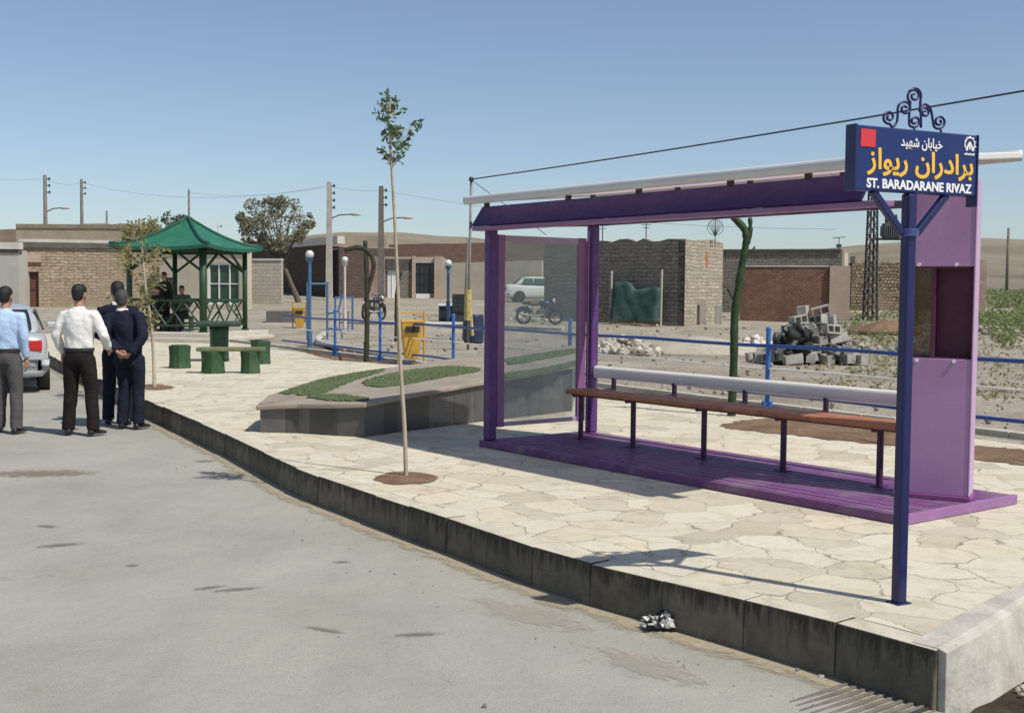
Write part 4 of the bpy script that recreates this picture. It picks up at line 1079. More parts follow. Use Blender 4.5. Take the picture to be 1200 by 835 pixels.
# ------------------------------------------------------------------ litter bins, lamp posts, play and gym frames
def bin_(px, py, w, h, label, rz=.2):
    p = ground(px, py); t = thing('litter_bin', label, 'litter bin', (p.x, p.y, 0), rz, 'yellow litter bins along the plaza')
    s = w/2; m = MB()
    m.rings([[Vector((sx*s*k*.95, sy*s*k*.8, z)) for sx, sy in ((-1,-1),(1,-1),(1,1),(-1,1))] for z, k in ((.12,.62),(h*.93,1.0),(h*.95,1.06),(h,1.06))]); m.build('body', M_YEL, t, bevel=.02)
    MB().box(-s*.62, s*.62, -s*.9, -s*.86, h*.72, h*.86).build('opening', M_BLACK, t)
    MB().tube([(-s*1.15,0,-.02),(-s*1.15,0,h+.18)], .025, 8).tube([(s*1.15,0,-.02),(s*1.15,0,h+.18)], .025, 8).bar((-s*1.15,0,h+.14),(s*1.15,0,h+.14),.03).bar((-s*1.15,0,h*.6),(-s*.7,0,h*.6),.03).bar((s*1.15,0,h*.6),(s*.7,0,h*.6),.03).build('frame', M_YEL, t)
bin_(482, 427, .46, .92, 'large yellow litter bin hung by the railing behind the stone bed')
bin_(351, 389, .42, .9, 'small yellow litter bin beside the blue lamp post', .1)
def lamp(px, py, ytop, r, label, mat, x_label=None):
    p = ground(px, py, gz(ground(px, py).y)*.8); z1 = deep(px, ytop, p.y).z-p.z
    t = thing('globe_lamp', label, 'lamp post', p, 0, 'globe lamps around the plaza')
    MB().tube([(0,0,-.1),(0,0,z1-r)], .042, 10).tube([(0,0,0),(0,0,.5)], .065, 10).build('post', mat, t, smooth_=False)
    MB().tube([(0,0,z1-r-.08),(0,0,z1-r+.03)], [.05,.11], 10).build('collar', mat, t)
    MB().ball((0,0,z1+.02), r, 16, 12).build('globe', mk('milk_globe', (.60,.60,.57), .25, .03, 3), t, smooth_=True)
lamp(363, 411, 299, .105, 'blue globe lamp post nearest to the pavilion', M_BLUEL)
lamp(525, 372, 309, .11, 'thin pale globe lamp standing in front of the pale yard wall', M_BLUEL)
lamp(404, 384, 305, .11, 'pale pillar-like globe lamp between the dark wall and the hooked post', mk('pinkish_white_post', (.55,.48,.47), .6, .1, 4))
def gym(px, py, label, kind, h, mat):
    p = ground(px, py); t = thing('exercise_frame', label, 'outdoor gym', p, .3)
    m = MB()
    m.tube([(-.3,0,-.05),(-.3,0,h)], .035, 10); m.tube([(.3,0,-.05),(.3,0,h)], .035, 10); m.tube([(-.3,0,h-.05),(.3,0,h-.05)], .03, 8); m.build('frame', mat, t)
    m = MB()
    if kind == 0:
        m.tube([(.3,0,h*.45),(.62,-.1,h*.5),(.75,-.1,h*.8)], .03, 8); m.tube([(.3,0,.35),(.7,-.1,.3),(.75,-.1,.05)], .03, 8)
    else:
        for k in range(5): m.tube([(-.3+k*.15,0,.15),(-.3+k*.15,0,h*.6)], .022, 7)
        m.tube([(-.3,0,.15),(.3,0,.15)], .025, 7)
    m.build('bars', mat, t)
gym(372, 398, 'blue exercise frame with handles beside the globe lamp', 0, 1.75, M_BLUEL)
gym(403, 391, 'blue barred exercise frame left of the hooked post', 1, 1.3, M_BLUEL)
# low planter wall and kerbs of the inner road
p = ground(330, 385); o = MB().box(-.55, .95, -.3, .3, -.1, .40).build('planter_box', mk('dark_planter', (.12,.115,.11), .9, .2, 4, .004), None, bevel=.02, loc=(p.x, p.y, gz(p.y)), rz=.05)
tag(o, 'low dark grey masonry box beside the small yellow bin', 'planter')
km2 = MB(); Q = [ground(x, y) for x, y in ((380,395),(372,401),(385,407),(430,414),(470,421))]; Q = crom(Q, 5)
km2.tube([q+Vector((0,0,gz(q.y)+.04)) for q in Q], .09, 6); o = km2.build('lot_kerb', M_CONC); o['kind'] = 'structure'
km2 = MB(); Q = crom([ground(x, y) for x, y in ((400,386),(480,388),(560,389),(660,392))], 4); km2.tube([q+Vector((0,0,gz(q.y)+.04)) for q in Q], .10, 6); o = km2.build('lot_kerb', M_CONC); o['kind'] = 'structure'
rr_ = [ground(x, y) for x, y in ((255,372),(330,371),(420,378),(500,382),(640,385),(660,392),(560,388),(480,386),(420,386),(340,386))]
pth = [Vector((-13.5,44,0)),Vector((-2,40,0)),Vector((3.2,36,0)),Vector((4.2,39,0)),Vector((-1.5,45,0)),Vector((-13.5,51,0))]

# ------------------------------------------------------------------ houses and walls behind
ST_TAN = mat_brick('tan_course_stone', (.43,.335,.225), (.55,.45,.325), (.31,.24,.165), .42, .15, .02, .06, .5, .06, (.37,.29,.20))
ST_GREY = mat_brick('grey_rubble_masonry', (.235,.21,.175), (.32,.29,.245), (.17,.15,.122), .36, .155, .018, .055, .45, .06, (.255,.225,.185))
ST_LIT = mat_brick('sunlit_stone_courses', (.40,.35,.27), (.52,.46,.36), (.33,.285,.215), .34, .14, .016, .05, .4, .05)  # gable stone, with the sunlight painted into its paler tone
BR_RED = mat_brick('red_brown_brick', (.255,.135,.095), (.33,.19,.135), (.18,.115,.085), .22, .08, .012, .03, .4, .04, (.17,.095,.07))
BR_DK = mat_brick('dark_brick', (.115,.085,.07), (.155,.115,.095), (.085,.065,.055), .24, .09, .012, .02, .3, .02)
BR_PINK = mat_brick('pinkish_brick', (.35,.24,.19), (.41,.29,.235), (.30,.23,.19), .24, .09, .012, .02, .3, .02, (.42,.36,.30))
BLOCK = mat_brick('pale_block_wall', (.44,.41,.34), (.50,.465,.39), (.36,.33,.27), .40, .2, .014, .01, .2, .015, (.40,.36,.29))
ST_WALL = mat_brick('dry_stone_wall', (.21,.165,.115), (.38,.305,.22), (.085,.065,.045), .24, .17, .03, .085, .55, .08, (.25,.20,.14))
MUD = mk('mud_plaster', (.36,.30,.22), .95, .14, 1.2, .02, 6, dirt=.4, dirtcol=(.27,.22,.16)); PLAST = mk('grey_plaster', (.42,.41,.37), .9, .1, 1.0, .01, 10, dirt=.3, dirtcol=(.33,.30,.25))
PLAST2 = mk('cream_plaster', (.50,.44,.34), .9, .1, 1.0, .01, 10, dirt=.35, dirtcol=(.38,.33,.25)); PINKP = mk('pink_tan_plaster', (.42,.33,.255), .9, .12, .9, .012, 8, dirt=.5, dirtcol=(.33,.25,.19))
COPE = mk('dark_coping', (.12,.11,.095), .9, .25, 3, .01, 20); COPEW = mk('pale_coping', (.55,.52,.46), .9, .15, 2, .01, 20)
DOORW = mk('brown_door', (.115,.05,.035), .7, .25, 5); WHITED = mk('white_door', (.70,.72,.70), .5, .04, 3); IRON = mk('iron_grille', (.03,.03,.035), .6, .1, 5)
RECESS = mk('painted_interior_shade', (.035,.03,.025), .9, .2, 3)  # near-black colour painting the shade inside openings
class Wall:
    def __init__(s, name, label, cat, pxL, dL_, pxR, dR_, ytL, depth, mat, ytR=None, rough=.06, part='wall', seg=.45, zlow=None):
        s.A = Vector(((pxL-600)/F_PX*dL_, dL_, 0)); s.B = Vector(((pxR-600)/F_PX*dR_, dR_, 0))
        s.d = (s.B-s.A); s.L = s.d.length; s.d.normalize(); s.n = Vector((s.d.y, -s.d.x, 0))
        s.zb = min(gz(dL_), gz(dR_)); s.A.z = s.zb; s.rz = math.atan2(s.d.y, s.d.x); s.depth = depth
        s.t = thing(name, label, cat, s.A, s.rz); s.mat = mat
        zl = s.uz(pxL, ytL)[1]; zr = s.uz(pxR, ytR if ytR is not None else ytL)[1]
        if ytR is None: zr = zl
        s.zt = max(zl, zr); s.zl, s.zr = zl, zr
        s.rough = rough; s.seg = seg; s.part = part; s.holes = []
    def uz(s, px, py):
        d = Vector(ray(px, py)); o = s.A; t = (o-Vector(CAMP)).dot(s.n)/d.dot(s.n); p = Vector(CAMP)+t*d
        return (p-s.A).dot(s.d), p.z-s.A.z
    def hole(s, x0, y0, x1, y1):
        u0, za = s.uz(x0, y0); u1, zb_ = s.uz(x1, y1); s.holes.append((u0, u1, min(za, zb_), max(za, zb_))); return s.holes[-1]
    def finish(s):
        # front skin with the openings cut out, then sides, top and back
        N = max(4, int(s.L/s.seg)); top = []
        for i in range(N+1):
            t = i/N; z = s.zl+(s.zr-s.zl)*t+random.uniform(-s.rough, s.rough); top.append((s.L*t, z))
        mb = MB(); us = sorted(set([0, s.L]+[h for q in s.holes for h in q[:2]]))
        def ztop(u):
            for (a, za), (b, zb_) in zip(top, top[1:]):
                if a-1e-6 <= u <= b+1e-6: return za+(zb_-za)*(u-a)/max(1e-6, b-a)
            return top[-1][1]
        T = .28
        for a, b in zip(us, us[1:]):
            hs = sorted([h for h in s.holes if h[0] <= a+1e-6 and h[1] >= b-1e-6], key=lambda h: h[2])
            z = -1.0
            for h in hs:
                if h[2] > z: mb.outline([(a, z), (b, z), (b, h[2]), (a, h[2])], 0, T)
                z = h[3]
            mid = [(u, zz) for u, zz in top if a+1e-4 < u < b-1e-4]
            mb.outline([(a, z), (b, z), (b, ztop(b))]+mid[::-1]+[(a, ztop(a))], 0, T)
        w = mb.build(s.part, s.mat, s.t)
        if s.depth > .5:
            m = MB(); zt = min(z for u, z in top)-.02
            m.box(0, T, T, s.depth, -1, zt); m.box(s.L-T, s.L, T, s.depth, -1, zt); m.box(T, s.L-T, s.depth-T, s.depth, -1, zt)
            m.build('side_wall', s.mat, s.t)
            MB().box(.05, s.L-.05, .05, s.depth-.05, zt-.15, zt+.06).build('roof', MUD, s.t)
        return s
    def box(s, name, mat, x0, y0, x1, y1, yb=-.03, yf=.03, parent=None, bevel=0, ext=(0,0,0,0)):
        u0, za = s.uz(x0, y0); u1, zb_ = s.uz(x1, y1); z0, z1 = min(za, zb_), max(za, zb_)
        return MB().box(u0-ext[0], u1+ext[1], yb, yf, z0-ext[2], z1+ext[3]).build(name, mat, parent or s.t, bevel=bevel)
    def opening(s, name, h, mat, bars=(0,0), fmat=None, at_=.16, f=.06):
        u0, u1, z0, z1 = h; p = MB().box(u0+.001, u1-.001, at_, at_+.05, z0+.001, z1-.001).build(name, mat, s.t)
        if fmat:
            m = MB(); m.box(u0, u0+f, at_-.05, at_-.002, z0, z1); m.box(u1-f, u1, at_-.05, at_-.002, z0, z1); m.box(u0+f, u1-f, at_-.05, at_-.002, z1-f, z1); m.box(u0+f, u1-f, at_-.05, at_-.002, z0, z0+f)
            for i in range(bars[0]): u = u0+(u1-u0)*(i+1)/(bars[0]+1); m.box(u-f*.35, u+f*.35, at_-.045, at_-.004, z0+f, z1-f)
            for i in range(bars[1]): z = z0+(z1-z0)*(i+1)/(bars[1]+1); m.box(u0+f, u1-f, at_-.04, at_-.006, z-f*.3, z+f*.3)
            m.build('frame', fmat, p)
        return p
# 1 grey plastered house at the far left
w = Wall('plastered_house', 'pale grey plastered house wall at the left end behind the men', 'house', -90, 56, 22.5, 56, 292, 5, PLAST, rough=.02); w.finish()
w.box('coping', COPEW, -95, 291, 23, 284, -.12, .4); w.box('parapet', COPE, -95, 295.8, 22.5, 291.5, -.05, .35)
# 2 tan stone house with the brown door
w = Wall('stone_house', 'tan coursed stone house with a brown wooden door behind the men', 'house', 22.8, 57, 231, 58.5, 290.5, 6, ST_TAN, rough=.02)
h = w.hole(24.5, 318, 46, 379); w.finish()
w.opening('door', h, DOORW, (1, 2), DOORW, .2, .07); w.box('lintel', DOORW, 23.5, 311, 48, 307.5, -.03, .1)
w.box('upper_band', PINKP, 24, 307, 48, 297, -.02, .02)
w.box('coping', COPE, 22, 290, 160, 285.5, -.10, .4); w.box('coping_top', COPEW, 22, 285.3, 130, 281.5, -.06, .4)
# 3 plastered house behind the pavilion with door and big white window
w = Wall('cream_house', 'cream house with a white-framed green window behind the pavilion', 'house', 187, 57.2, 288, 56, 292, .6, PLAST2, rough=.02)
h1 = w.hole(192, 325, 206, 374); h2 = w.hole(243, 308, 281, 357); w.finish()
w.opening('door', h1, mk('grey_brown_door', (.16,.12,.095), .7, .2, 4), (0,0), DOORW, .15, .08)
w.opening('window', h2, mk('green_window_glass', (.035,.075,.05), .15, .25, 2), (2, 1), M_WHITEP, .12, .09)
w.box('coping', COPE, 186, 294, 290, 289, -.1, .4)
# 4 upper houses
w = Wall('upper_house', 'mud-brown upper house standing behind the stone house roof', 'house', 20, 72, 168, 72, 264.5, 5, MUD, 261.5, rough=.05); w.finish()
w.box('parapet', mk('mud_parapet', (.24,.20,.15), .95, .2, 2), 19, 267, 169, 263.5, -.06, .3)
w = Wall('lower_annex', 'low brown annex roof left of the upper house', 'house', -70, 74, 20, 74, 271, 5, mk('brown_mud', (.27,.20,.15), .95, .15, 1.5, .02, 6), 268.5, rough=.04); w.finish()
# 5 block wall right of the pavilion
w = Wall('block_wall', 'pale block garden wall right of the pavilion', 'wall', 262, 63.5, 329.5, 63, 305.5, .5, BLOCK, rough=.01); w.finish(); w.box('coping', COPEW, 261, 305, 330, 303, -.05, .33)
# 6 dark brick house
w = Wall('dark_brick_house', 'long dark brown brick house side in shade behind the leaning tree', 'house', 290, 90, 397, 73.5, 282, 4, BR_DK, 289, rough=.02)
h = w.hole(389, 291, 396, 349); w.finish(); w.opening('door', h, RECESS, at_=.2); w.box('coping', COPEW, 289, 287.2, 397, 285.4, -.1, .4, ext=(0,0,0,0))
# 7 pinkish house and the mud block above it
w = Wall('mud_house', 'pale mud house standing above the pinkish brick wall', 'house', 392, 82, 452, 82, 274.5, 4, MUD, 276.5, rough=.06); w.finish()
w = Wall('brick_yard_wall', 'pinkish brick yard wall with broken plaster top beside the white door', 'wall', 397.5, 74.5, 450, 74.5, 303, .5, BR_PINK, 301, rough=.16, seg=.3); w.finish()
# 8 long brown brick building, the shop in front and its pale wall
w = Wall('brick_building', 'long low brown brick building under the hill', 'house', 446, 84, 642, 84, 286.5, 5, mat_brick('brown_brick', (.20,.13,.105), (.25,.165,.135), (.15,.11,.09), .24, .09, .012, .02, .25, .02), 283, rough=.02); w.finish()
w = Wall('shop', 'small shop front with a white door and black barred window', 'shop', 450.5, 75, 519, 75, 301.5, 4, mk('shop_plaster', (.40,.345,.29), .9, .2, 1.5, .015, 10, dirt=.4, dirtcol=(.28,.22,.18)), 301, rough=.02)
h1 = w.hole(451.5, 317, 467, 353); h2 = w.hole(487, 308, 508.5, 344); w.finish()
w.opening('door', h1, WHITED, (1,0), WHITED, .12, .04); w.opening('window', h2, M_WGLASS, (3, 2), IRON, .12, .05)
w.box('sign_band', mk('dark_band', (.10,.085,.075), .9, .2, 3), 452, 316, 484, 303.5, -.04, -.002); w.box('pillar', PINKP, 483, 351, 487, 300, -.22, -.002); w.box('pillar', PINKP, 509, 351, 519, 300.5, -.22, -.002)
w.box('white_panel', WHITED, 487.5, 350.5, 503, 344.5, -.12, -.002); w.box('stone_facing', ST_GREY, 468, 351, 482.8, 317, -.03, -.002)
w = Wall('pale_yard_wall', 'long pale yard wall right of the shop', 'wall', 519.5, 73, 634, 71, 308, .5, PLAST2, 305, rough=.015); w.finish()
# 9 grey stone house: long side and lit gable
S_C = Vector((6.55, 45, 0))
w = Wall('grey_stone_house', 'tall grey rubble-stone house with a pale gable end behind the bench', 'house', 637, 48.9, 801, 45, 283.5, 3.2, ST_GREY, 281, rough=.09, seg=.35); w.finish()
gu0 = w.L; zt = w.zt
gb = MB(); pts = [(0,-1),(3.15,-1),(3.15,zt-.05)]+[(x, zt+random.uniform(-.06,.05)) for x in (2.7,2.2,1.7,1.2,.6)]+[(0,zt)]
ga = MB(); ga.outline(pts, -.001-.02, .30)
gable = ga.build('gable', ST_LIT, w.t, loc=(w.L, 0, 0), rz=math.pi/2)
def gbox(nm, mat, u0, u1, z0, z1, d=.05): MB().box(u0, u1, -.028, d, z0, z1).build(nm, mat, gable)
gbox('vent_slot', mk('orange_brick', (.34,.16,.07), .9, .2, 5), 1.62, 1.86, zt-1.0, zt-.42)
gbox('doorway', mk('grey_infill', (.24,.21,.175), .9, .2, 3), 1.0, 1.75, .0, 1.0); gbox('doorway_shade', RECESS, 1.0, 1.22, -.1, .78, .055); gbox('patch', mk('grey_patch', (.21,.20,.175), .9, .2, 3), 2.5, 3.1, .0, .75)  # dark plate paints the shade in the doorway
for px, y0, y1 in ((723, 390, 318), (781.5, 388, 316)):
    p = deep(px, 384, 44.0); z1 = deep(px, y1, 44.0).z
    q = w.A+w.d*w.uz(px, 340)[0]+w.n*.45
    t = MB().tube([(0,0,-.3),(.02,0,z1-gz(44))], .045, 8).build('timber_prop', mk('pale_timber', (.42,.38,.31), .8, .2, 6), None, loc=(q.x, q.y, gz(q.y)))
    tag(t, 'pale timber prop standing before the grey stone wall, '+('nearer the shelter post' if px < 750 else 'nearer the pale gable'), 'prop', 'timber props before the grey stone house')
TARP = mk('green_tarp', (.03,.07,.058), .75, .4, 3, .01, 12, dirt=.4, dirtcol=(.16,.19,.16))
p0 = w.A+w.d*w.uz(728, 370)[0]+w.n*.6; p1 = w.A+w.d*w.uz(781, 370)[0]+w.n*.6
m = MB(); nu, nz = 14, 8; vs = []; fs = []
for lay in (0, 1):
    for j in range(nz+1):
        for i in range(nu+1):
            u = i/nu; q = p0.lerp(p1, u); z = -.1+j/nz*(1.42-.18*(u > .42)*1+.06*math.sin(u*9)); off = .25*(1-j/nz)+.018*math.sin(u*21+j)+.012*math.sin(j*2.1+u*9)-lay*.5*(1-.6*j/nz)
            vs.append(q+w.n*off+Vector((0,0,gz(q.y)+z)))
K = (nu+1)*(nz+1)
for lay in (0, 1):
    for j in range(nz):
        for i in range(nu): a = lay*K+j*(nu+1)+i; fs.append((a, a+1, a+nu+2, a+nu+1))
for i in range(nu): a = nz*(nu+1)+i; fs.append((a, a+1, K+a+1, K+a))
for j in range(nz):
    for i in (0, nu): a = j*(nu+1)+i; fs.append((a, a+nu+1, K+a+nu+1, K+a))
tag(MB().add(vs, fs).build('covered_stack', TARP, smooth_=True), 'stack under a dark green tarpaulin against the grey stone house', 'tarpaulin')
# 10 brick yard wall and the low grey building behind it
w = Wall('low_stone_building', 'low grey stone building behind the red-brown brick wall', 'house', 835, 58, 986, 56, 293, 5, ST_GREY, 293, rough=.04); w.finish(); w.box('roof_edge', COPE, 834, 294, 986, 291.5, -.08, .35)
w.box('sunlit_end', PLAST2, 985, 372, 990, 295, -.01, 3.0)  # end face of the grey building, coloured paler to paint its sunlight
w = Wall('red_brick_wall', 'red-brown brick yard wall with a pink plastered end right of the green trunk', 'wall', 866, 49.5, 971, 48.5, 312.5, .5, BR_RED, 312, rough=.02); w.finish(); w.box('coping', COPEW, 866, 312.5, 971, 311, -.03, .3)
w.box('plastered_pier', PINKP, 971.3, 374, 997, 311.3, -.12, .6)
# 11 dry stone wall and brick pillar
w = Wall('dry_stone_wall', 'rough dry-stone wall behind the sign post and column', 'wall', 996, 61, 1136, 64, 307.5, .6, ST_WALL, 309, rough=.10, seg=.3); w.finish()
w = Wall('brick_pillar', 'short brick gate pillar at the edge of the weedy field', 'pillar', 1134, 60, 1154, 60, 305, .7, BR_PINK, 305, rough=.01); w.finish()
w = Wall('hill_hut', 'tiny pale hut far off under the right-hand hill', 'house', 1000, 200, 1010, 200, 300, 3, MUD, rough=.02); w.finish()

# ------------------------------------------------------------------ hollow concrete blocks in an untidy heap
bm2 = MB()
bx, by, bz = .40, .20, .20
bm2.box(-bx/2,bx/2,-by/2,-by/2+.035,-bz/2,bz/2).box(-bx/2,bx/2,by/2-.035,by/2,-bz/2,bz/2)
for x in (-bx/2, -.0175, bx/2-.035): bm2.box(x, x+.035, -by/2+.0351, by/2-.0351, -bz/2+.0005, bz/2-.0005)
M_BLK = mk('concrete_block', (.36,.345,.31), .95, .25, 4, .006, 40, dirt=.6, dirtcol=(.28,.26,.23))
c0 = ground(945, 424); blk = None
def place_block(x, y, z, eul):
    global blk
    if blk is None: blk = bm2.build('concrete_block', M_BLK, bevel=.004); o = blk
    else: o = blk.copy(); COL.objects.link(o)
    o.location = (c0.x+x, c0.y+y, gz(c0.y)+z); o.rotation_euler = eul
    tag(o, 'grey hollow concrete block in the untidy heap behind the railing', 'concrete block', 'hollow blocks heaped behind the railing')
rb = random.Random(5)
for lay in range(6):
    w_ = [5,5,4,3,3,2][lay]; dpt = [4,4,3,3,2,1][lay]
    for j in range(dpt):
        for i in range(w_):
            if rb.random() < .2: continue
            x = (i-(w_-1)/2)*.40*.92+.10*lay*.3+rb.uniform(-.11,.11); y = (j-(dpt-1)/2)*.36+rb.uniform(-.04,.04)
            place_block(x, y, .12+lay*.205, (math.pi/2*rb.choice([0,0,1,1])+rb.uniform(-.3,.3), rb.uniform(-.3,.3), rb.choice([0,math.pi/2,0,math.pi/2])+rb.uniform(-.6,.6)))
for i in range(26):
    place_block(rb.uniform(-1.2,.95), rb.uniform(-.9,.9), .1+.02*rb.random(), (math.pi/2*rb.choice([0,1]), rb.uniform(-.15,.15), rb.uniform(0,3.1)))
NET = mk('dark_net', (.03,.032,.03), .95, .3, 6, .03, 20)
m = MB()
for i in range(7):
    m.ball((rb.uniform(-.75,-.15), -.62+rb.uniform(-.1,.1), .22+.09*i), (.22-.012*i, .12, .12), 9, 6)
o = m.build('dark_netting', NET, remesh=.05, folds=.10); o.location = (c0.x-.05, c0.y-.1, gz(c0.y)); tag(o, 'bundle of dark netting slumped against the concrete block heap', 'netting')

# ------------------------------------------------------------------ weeds and grass on the right
GR = mat_leaf('weed_green', (.13,.175,.06), (.31,.33,.15), .4); GRD = mat_leaf('dry_grass', (.22,.19,.09), (.38,.32,.17), .3)
def weeds(name, label, n, fn, mat, h):
    m = MB()
    for i in range(n):
        x, y, s = fn(); z = gz(y)-.02
        for k in range(5):
            r = h*s*.9; p = Vector((x+random.gauss(0, r*.6), y+random.gauss(0, r*.6), z+abs(random.gauss(0, h*s*.45))))
            leafquad(m, p, h*s*random.uniform(.22, .5))
    return tag(m.build(name, mat, uv=False), label, 'weeds', kind='stuff')
def f1():
    while True:
        y = 34+random.random()**1.3*100; px = random.uniform(1105, 1320)
        if noise.noise((px*.018, y*.09, 4)) > -.22+.35*smooth(50, 36, y): return (px-600)/F_PX*y, y, .7+y*.014
weeds('weeds', 'green weeds covering the field right of the purple column', 5000, f1, GR, .20)
def f2():
    y = random.uniform(36, 60); px = random.uniform(985, 1075)+random.gauss(0, 12); return (px-600)/F_PX*y, y, .8
weeds('weeds', 'patchy green weeds at the foot of the dry-stone wall', 420, f2, GR, .22)
def f3():
    y = random.uniform(17, 40); px = random.uniform(960, 1280); return (px-600)/F_PX*y, y, .5
weeds('dry_grass', 'thin dry grass scattered over the dirt lot on the right', 620, f3, GRD, .22)
def f4():
    y = random.uniform(22, 36); px = random.uniform(990, 1090); return (px-600)/F_PX*y, y, .55
weeds('weeds', 'small green weeds among stones right of the block heap', 160, f4, GR, .22)

# ------------------------------------------------------------------ utility poles and wires
def upole(name, px, ytop, d, label, mat, r=.13, arms=3, lampside=0, square=False, dbl=False):
    z0 = gz(d); x = (px-600)/F_PX*d; H = deep(px, ytop, d).z-z0
    t = thing(name, label, 'utility pole', (x, d, z0), 0, 'utility poles over the village')
    if square: MB().rings([[Vector((sx*r*k, sy*r*k, z)) for sx, sy in ((-1,-1),(1,-1),(1,1),(-1,1))] for z, k in ((-.5,1.15),(H,.75))]).build('shaft', mat, t)
    else: MB().tube([(0,0,-.5),(0,0,H)], [r, r*.7], 10).build('shaft', mat, t, smooth_=True)
    if arms:
        m = MB()
        for k in range(arms):
            z = H-.25-k*.42; m.tube([(0,0,z),(.30,-.05,z)], .03, 6); m.tube([(.30,-.05,z-.08),(.30,-.05,z+.09)], .06, 8)
        m.build('insulator', M_STEEL, t)
    if lampside:
        m = MB(); zl = H*.72; m.tube([(0,0,zl-.25),(lampside*.6,0,zl),(lampside*1.3,0,zl+.05)], .035, 7); m.build('lamp_arm', M_STEEL, t)
        MB().ball((lampside*1.55,0,zl+.04), (.34,.14,.09), 10, 6).build('lamp_head', M_POLEC, t, smooth_=True)
    return Vector((x, d, z0+H))
P1 = upole('utility_pole', 54.5, 205, 75, 'dark wooden pole tallest at the far left above the stone house', M_POLE, .16, 3, .8)
P2 = upole('utility_pole', 97, 210, 90, 'wooden pole behind the upper mud house, second from the left', M_POLE, .16, 3)
P3_ = upole('utility_pole', 222, 222, 95, 'thin pole rising behind the pavilion roof', M_POLE, .12, 0)
P4 = upole('utility_pole', 385.5, 213, 70, 'pale concrete pole beside the leaning tree', M_POLEC, .17, 4, 1, True)
P5 = upole('utility_pole', 446, 218, 69, 'weathered pole with side insulators left of the tall sapling', M_POLE, .17, 3, 1, True)
P6 = upole('utility_pole', 1178, 267, 110, 'lone pole in the weedy field at the right edge', M_POLE, .16, 0)
P7 = upole('utility_pole', 126, 247, 120, 'short distant pole stub over the upper mud house', M_POLE, .14, 0)
P8 = upole('utility_pole', 256, 262, 110, 'faint distant pole right of the pavilion roof', M_POLEC, .10, 1)
# pipe pole left of the shelter, carrying the thick cable
dpp = 31.0; xb = (548-600)/F_PX*dpp
tp_ = thing('pipe_pole', 'thin grey pipe pole with a yellow-wrapped foot left of the shelter', 'pole', (xb, dpp, 0))
zt_ = deep(551, 210, dpp).z; xt = (551-548)/F_PX*dpp
MB().tube([(0,0,-.3),(xt*.5,0,zt_*.5),(xt,0,zt_)], .035, 8).build('shaft', mk('galvanised_pipe', (.20,.19,.18), .5, .2, 8), tp_, smooth_=True)
MB().tube([(0,0,.75),(0.002,0,1.55)], .10, 9).tube([(.12,0,.35),(.02,0,1.5)], .05, 7).build('wrapped_foot', mk('straw_wrap', (.45,.36,.14), .9, .3, 9, .01, 20), tp_)
MB().ball((xt,0,zt_), .07, 8, 6).box(xt-.03, xt+.03, -.06, .06, zt_-1.25, zt_-1.1).build('cable_clamp', M_STEEL, tp_)
pt_ = Vector((xb+xt, dpp, zt_)); 
dpole = MB().tube([(0,0,-.3),(.05,0,3.1)], .04, 8).build('leaning_pole', M_POLE, None, smooth_=True, loc=((542.5-600)/F_PX*36, 36, 0)); dpole.rotation_euler = (0, .03, 0)
tag(dpole, 'short dark pole just left of the pipe pole', 'pole')
def wire(name, pts, r, label, group=None, sag=0.0):
    a, b = Vector(pts[0]), Vector(pts[-1]); n = 18
    P = [a.lerp(b, i/n)-Vector((0,0,sag*4*(i/n)*(1-i/n))) for i in range(n+1)]
    o = MB().tube(P, r, 6, False).build(name, M_WIRE, smooth_=True, uv=False); tag(o, label, 'cable', group); return o
far = deep(1290, 91, 17.0)
wire('overhead_cable', [pt_, far], .017, 'thick black cable running over the shelter roof towards the right', sag=.05)
g_ = deep(640, 275, 31.5); wire('guy_wire', [pt_-Vector((0,0,.02)), g_], .010, 'thin stay wire slanting down from the pipe pole top')
for k, (a, b, r, s) in enumerate(((P1, P2, .007, .25), (P2, P4, .007, .9), (P4, P5, .007, .12), (P5, deep(980, 262, 52), .007, .5), (P1, deep(-120, 198, 70), .007, .2), (P3_, P4, .007, .4))):
    lab = ['faint wire between the two left wooden poles', 'long faint wire from the left poles to the concrete pole', 'short wire between the concrete pole and the weathered pole', 'faint wire from the weathered pole to the lattice mast', 'faint wire leaving the frame left of the tallest pole', 'faint wire from the thin pole to the concrete pole'][k]
    wire('overhead_wire', [a-Vector((0,0,.25)), b-Vector((0,0,.25))], r, lab, None, s)
# lattice mast pair with a transformer on a platform
def lattice(x, y, H, label):
    t = thing('lattice_mast', label, 'mast', (x, y, gz(y)), .35, 'lattice masts carrying the transformer'); m = MB(); s0, s1 = .24, .14
    c = lambda k, z: Vector((((-1,1,1,-1)[k])*(s0+(s1-s0)*z/H), ((-1,-1,1,1)[k])*(s0+(s1-s0)*z/H)*.7, z))
    for k in range(4): m.bar(c(k,-.4), c(k,H), .06)
    m.build('legs', M_STEEL, t); m = MB(); nz_ = 12
    for i in range(nz_):
        z0, z1 = H*i/nz_, H*(i+1)/nz_
        for k in range(4):
            q = (k+1) % 4; m.bar(c(k,z0), c(q,z1), .035); m.bar(c(k,z1), c(q,z1), .03)
    m.build('lacing', M_STEEL, t); return t
xm0, xm1 = (1019-600)/F_PX*50, (1066-600)/F_PX*50
lattice(xm0, 50, 5.6, 'dark lattice mast showing left of the navy sign post'); lattice(xm1, 50, 5.6, 'lattice mast hidden behind the navy sign post')
zp_ = deep(1040, 279, 50).z
t = thing('transformer', 'dark transformer on a crossbeam between lattice masts left of the sign post', 'transformer', (0, 50, 0))
MB().box(xm0, xm1, -.12, -.04, zp_-.08, zp_).box(xm0, xm1, .1, .18, zp_-.08, zp_).build('platform', M_STEEL, t)
xq = (1041-600)/F_PX*50
m = MB().box(xq-.32, xq+.32, -.25, .25, zp_, zp_+.62)
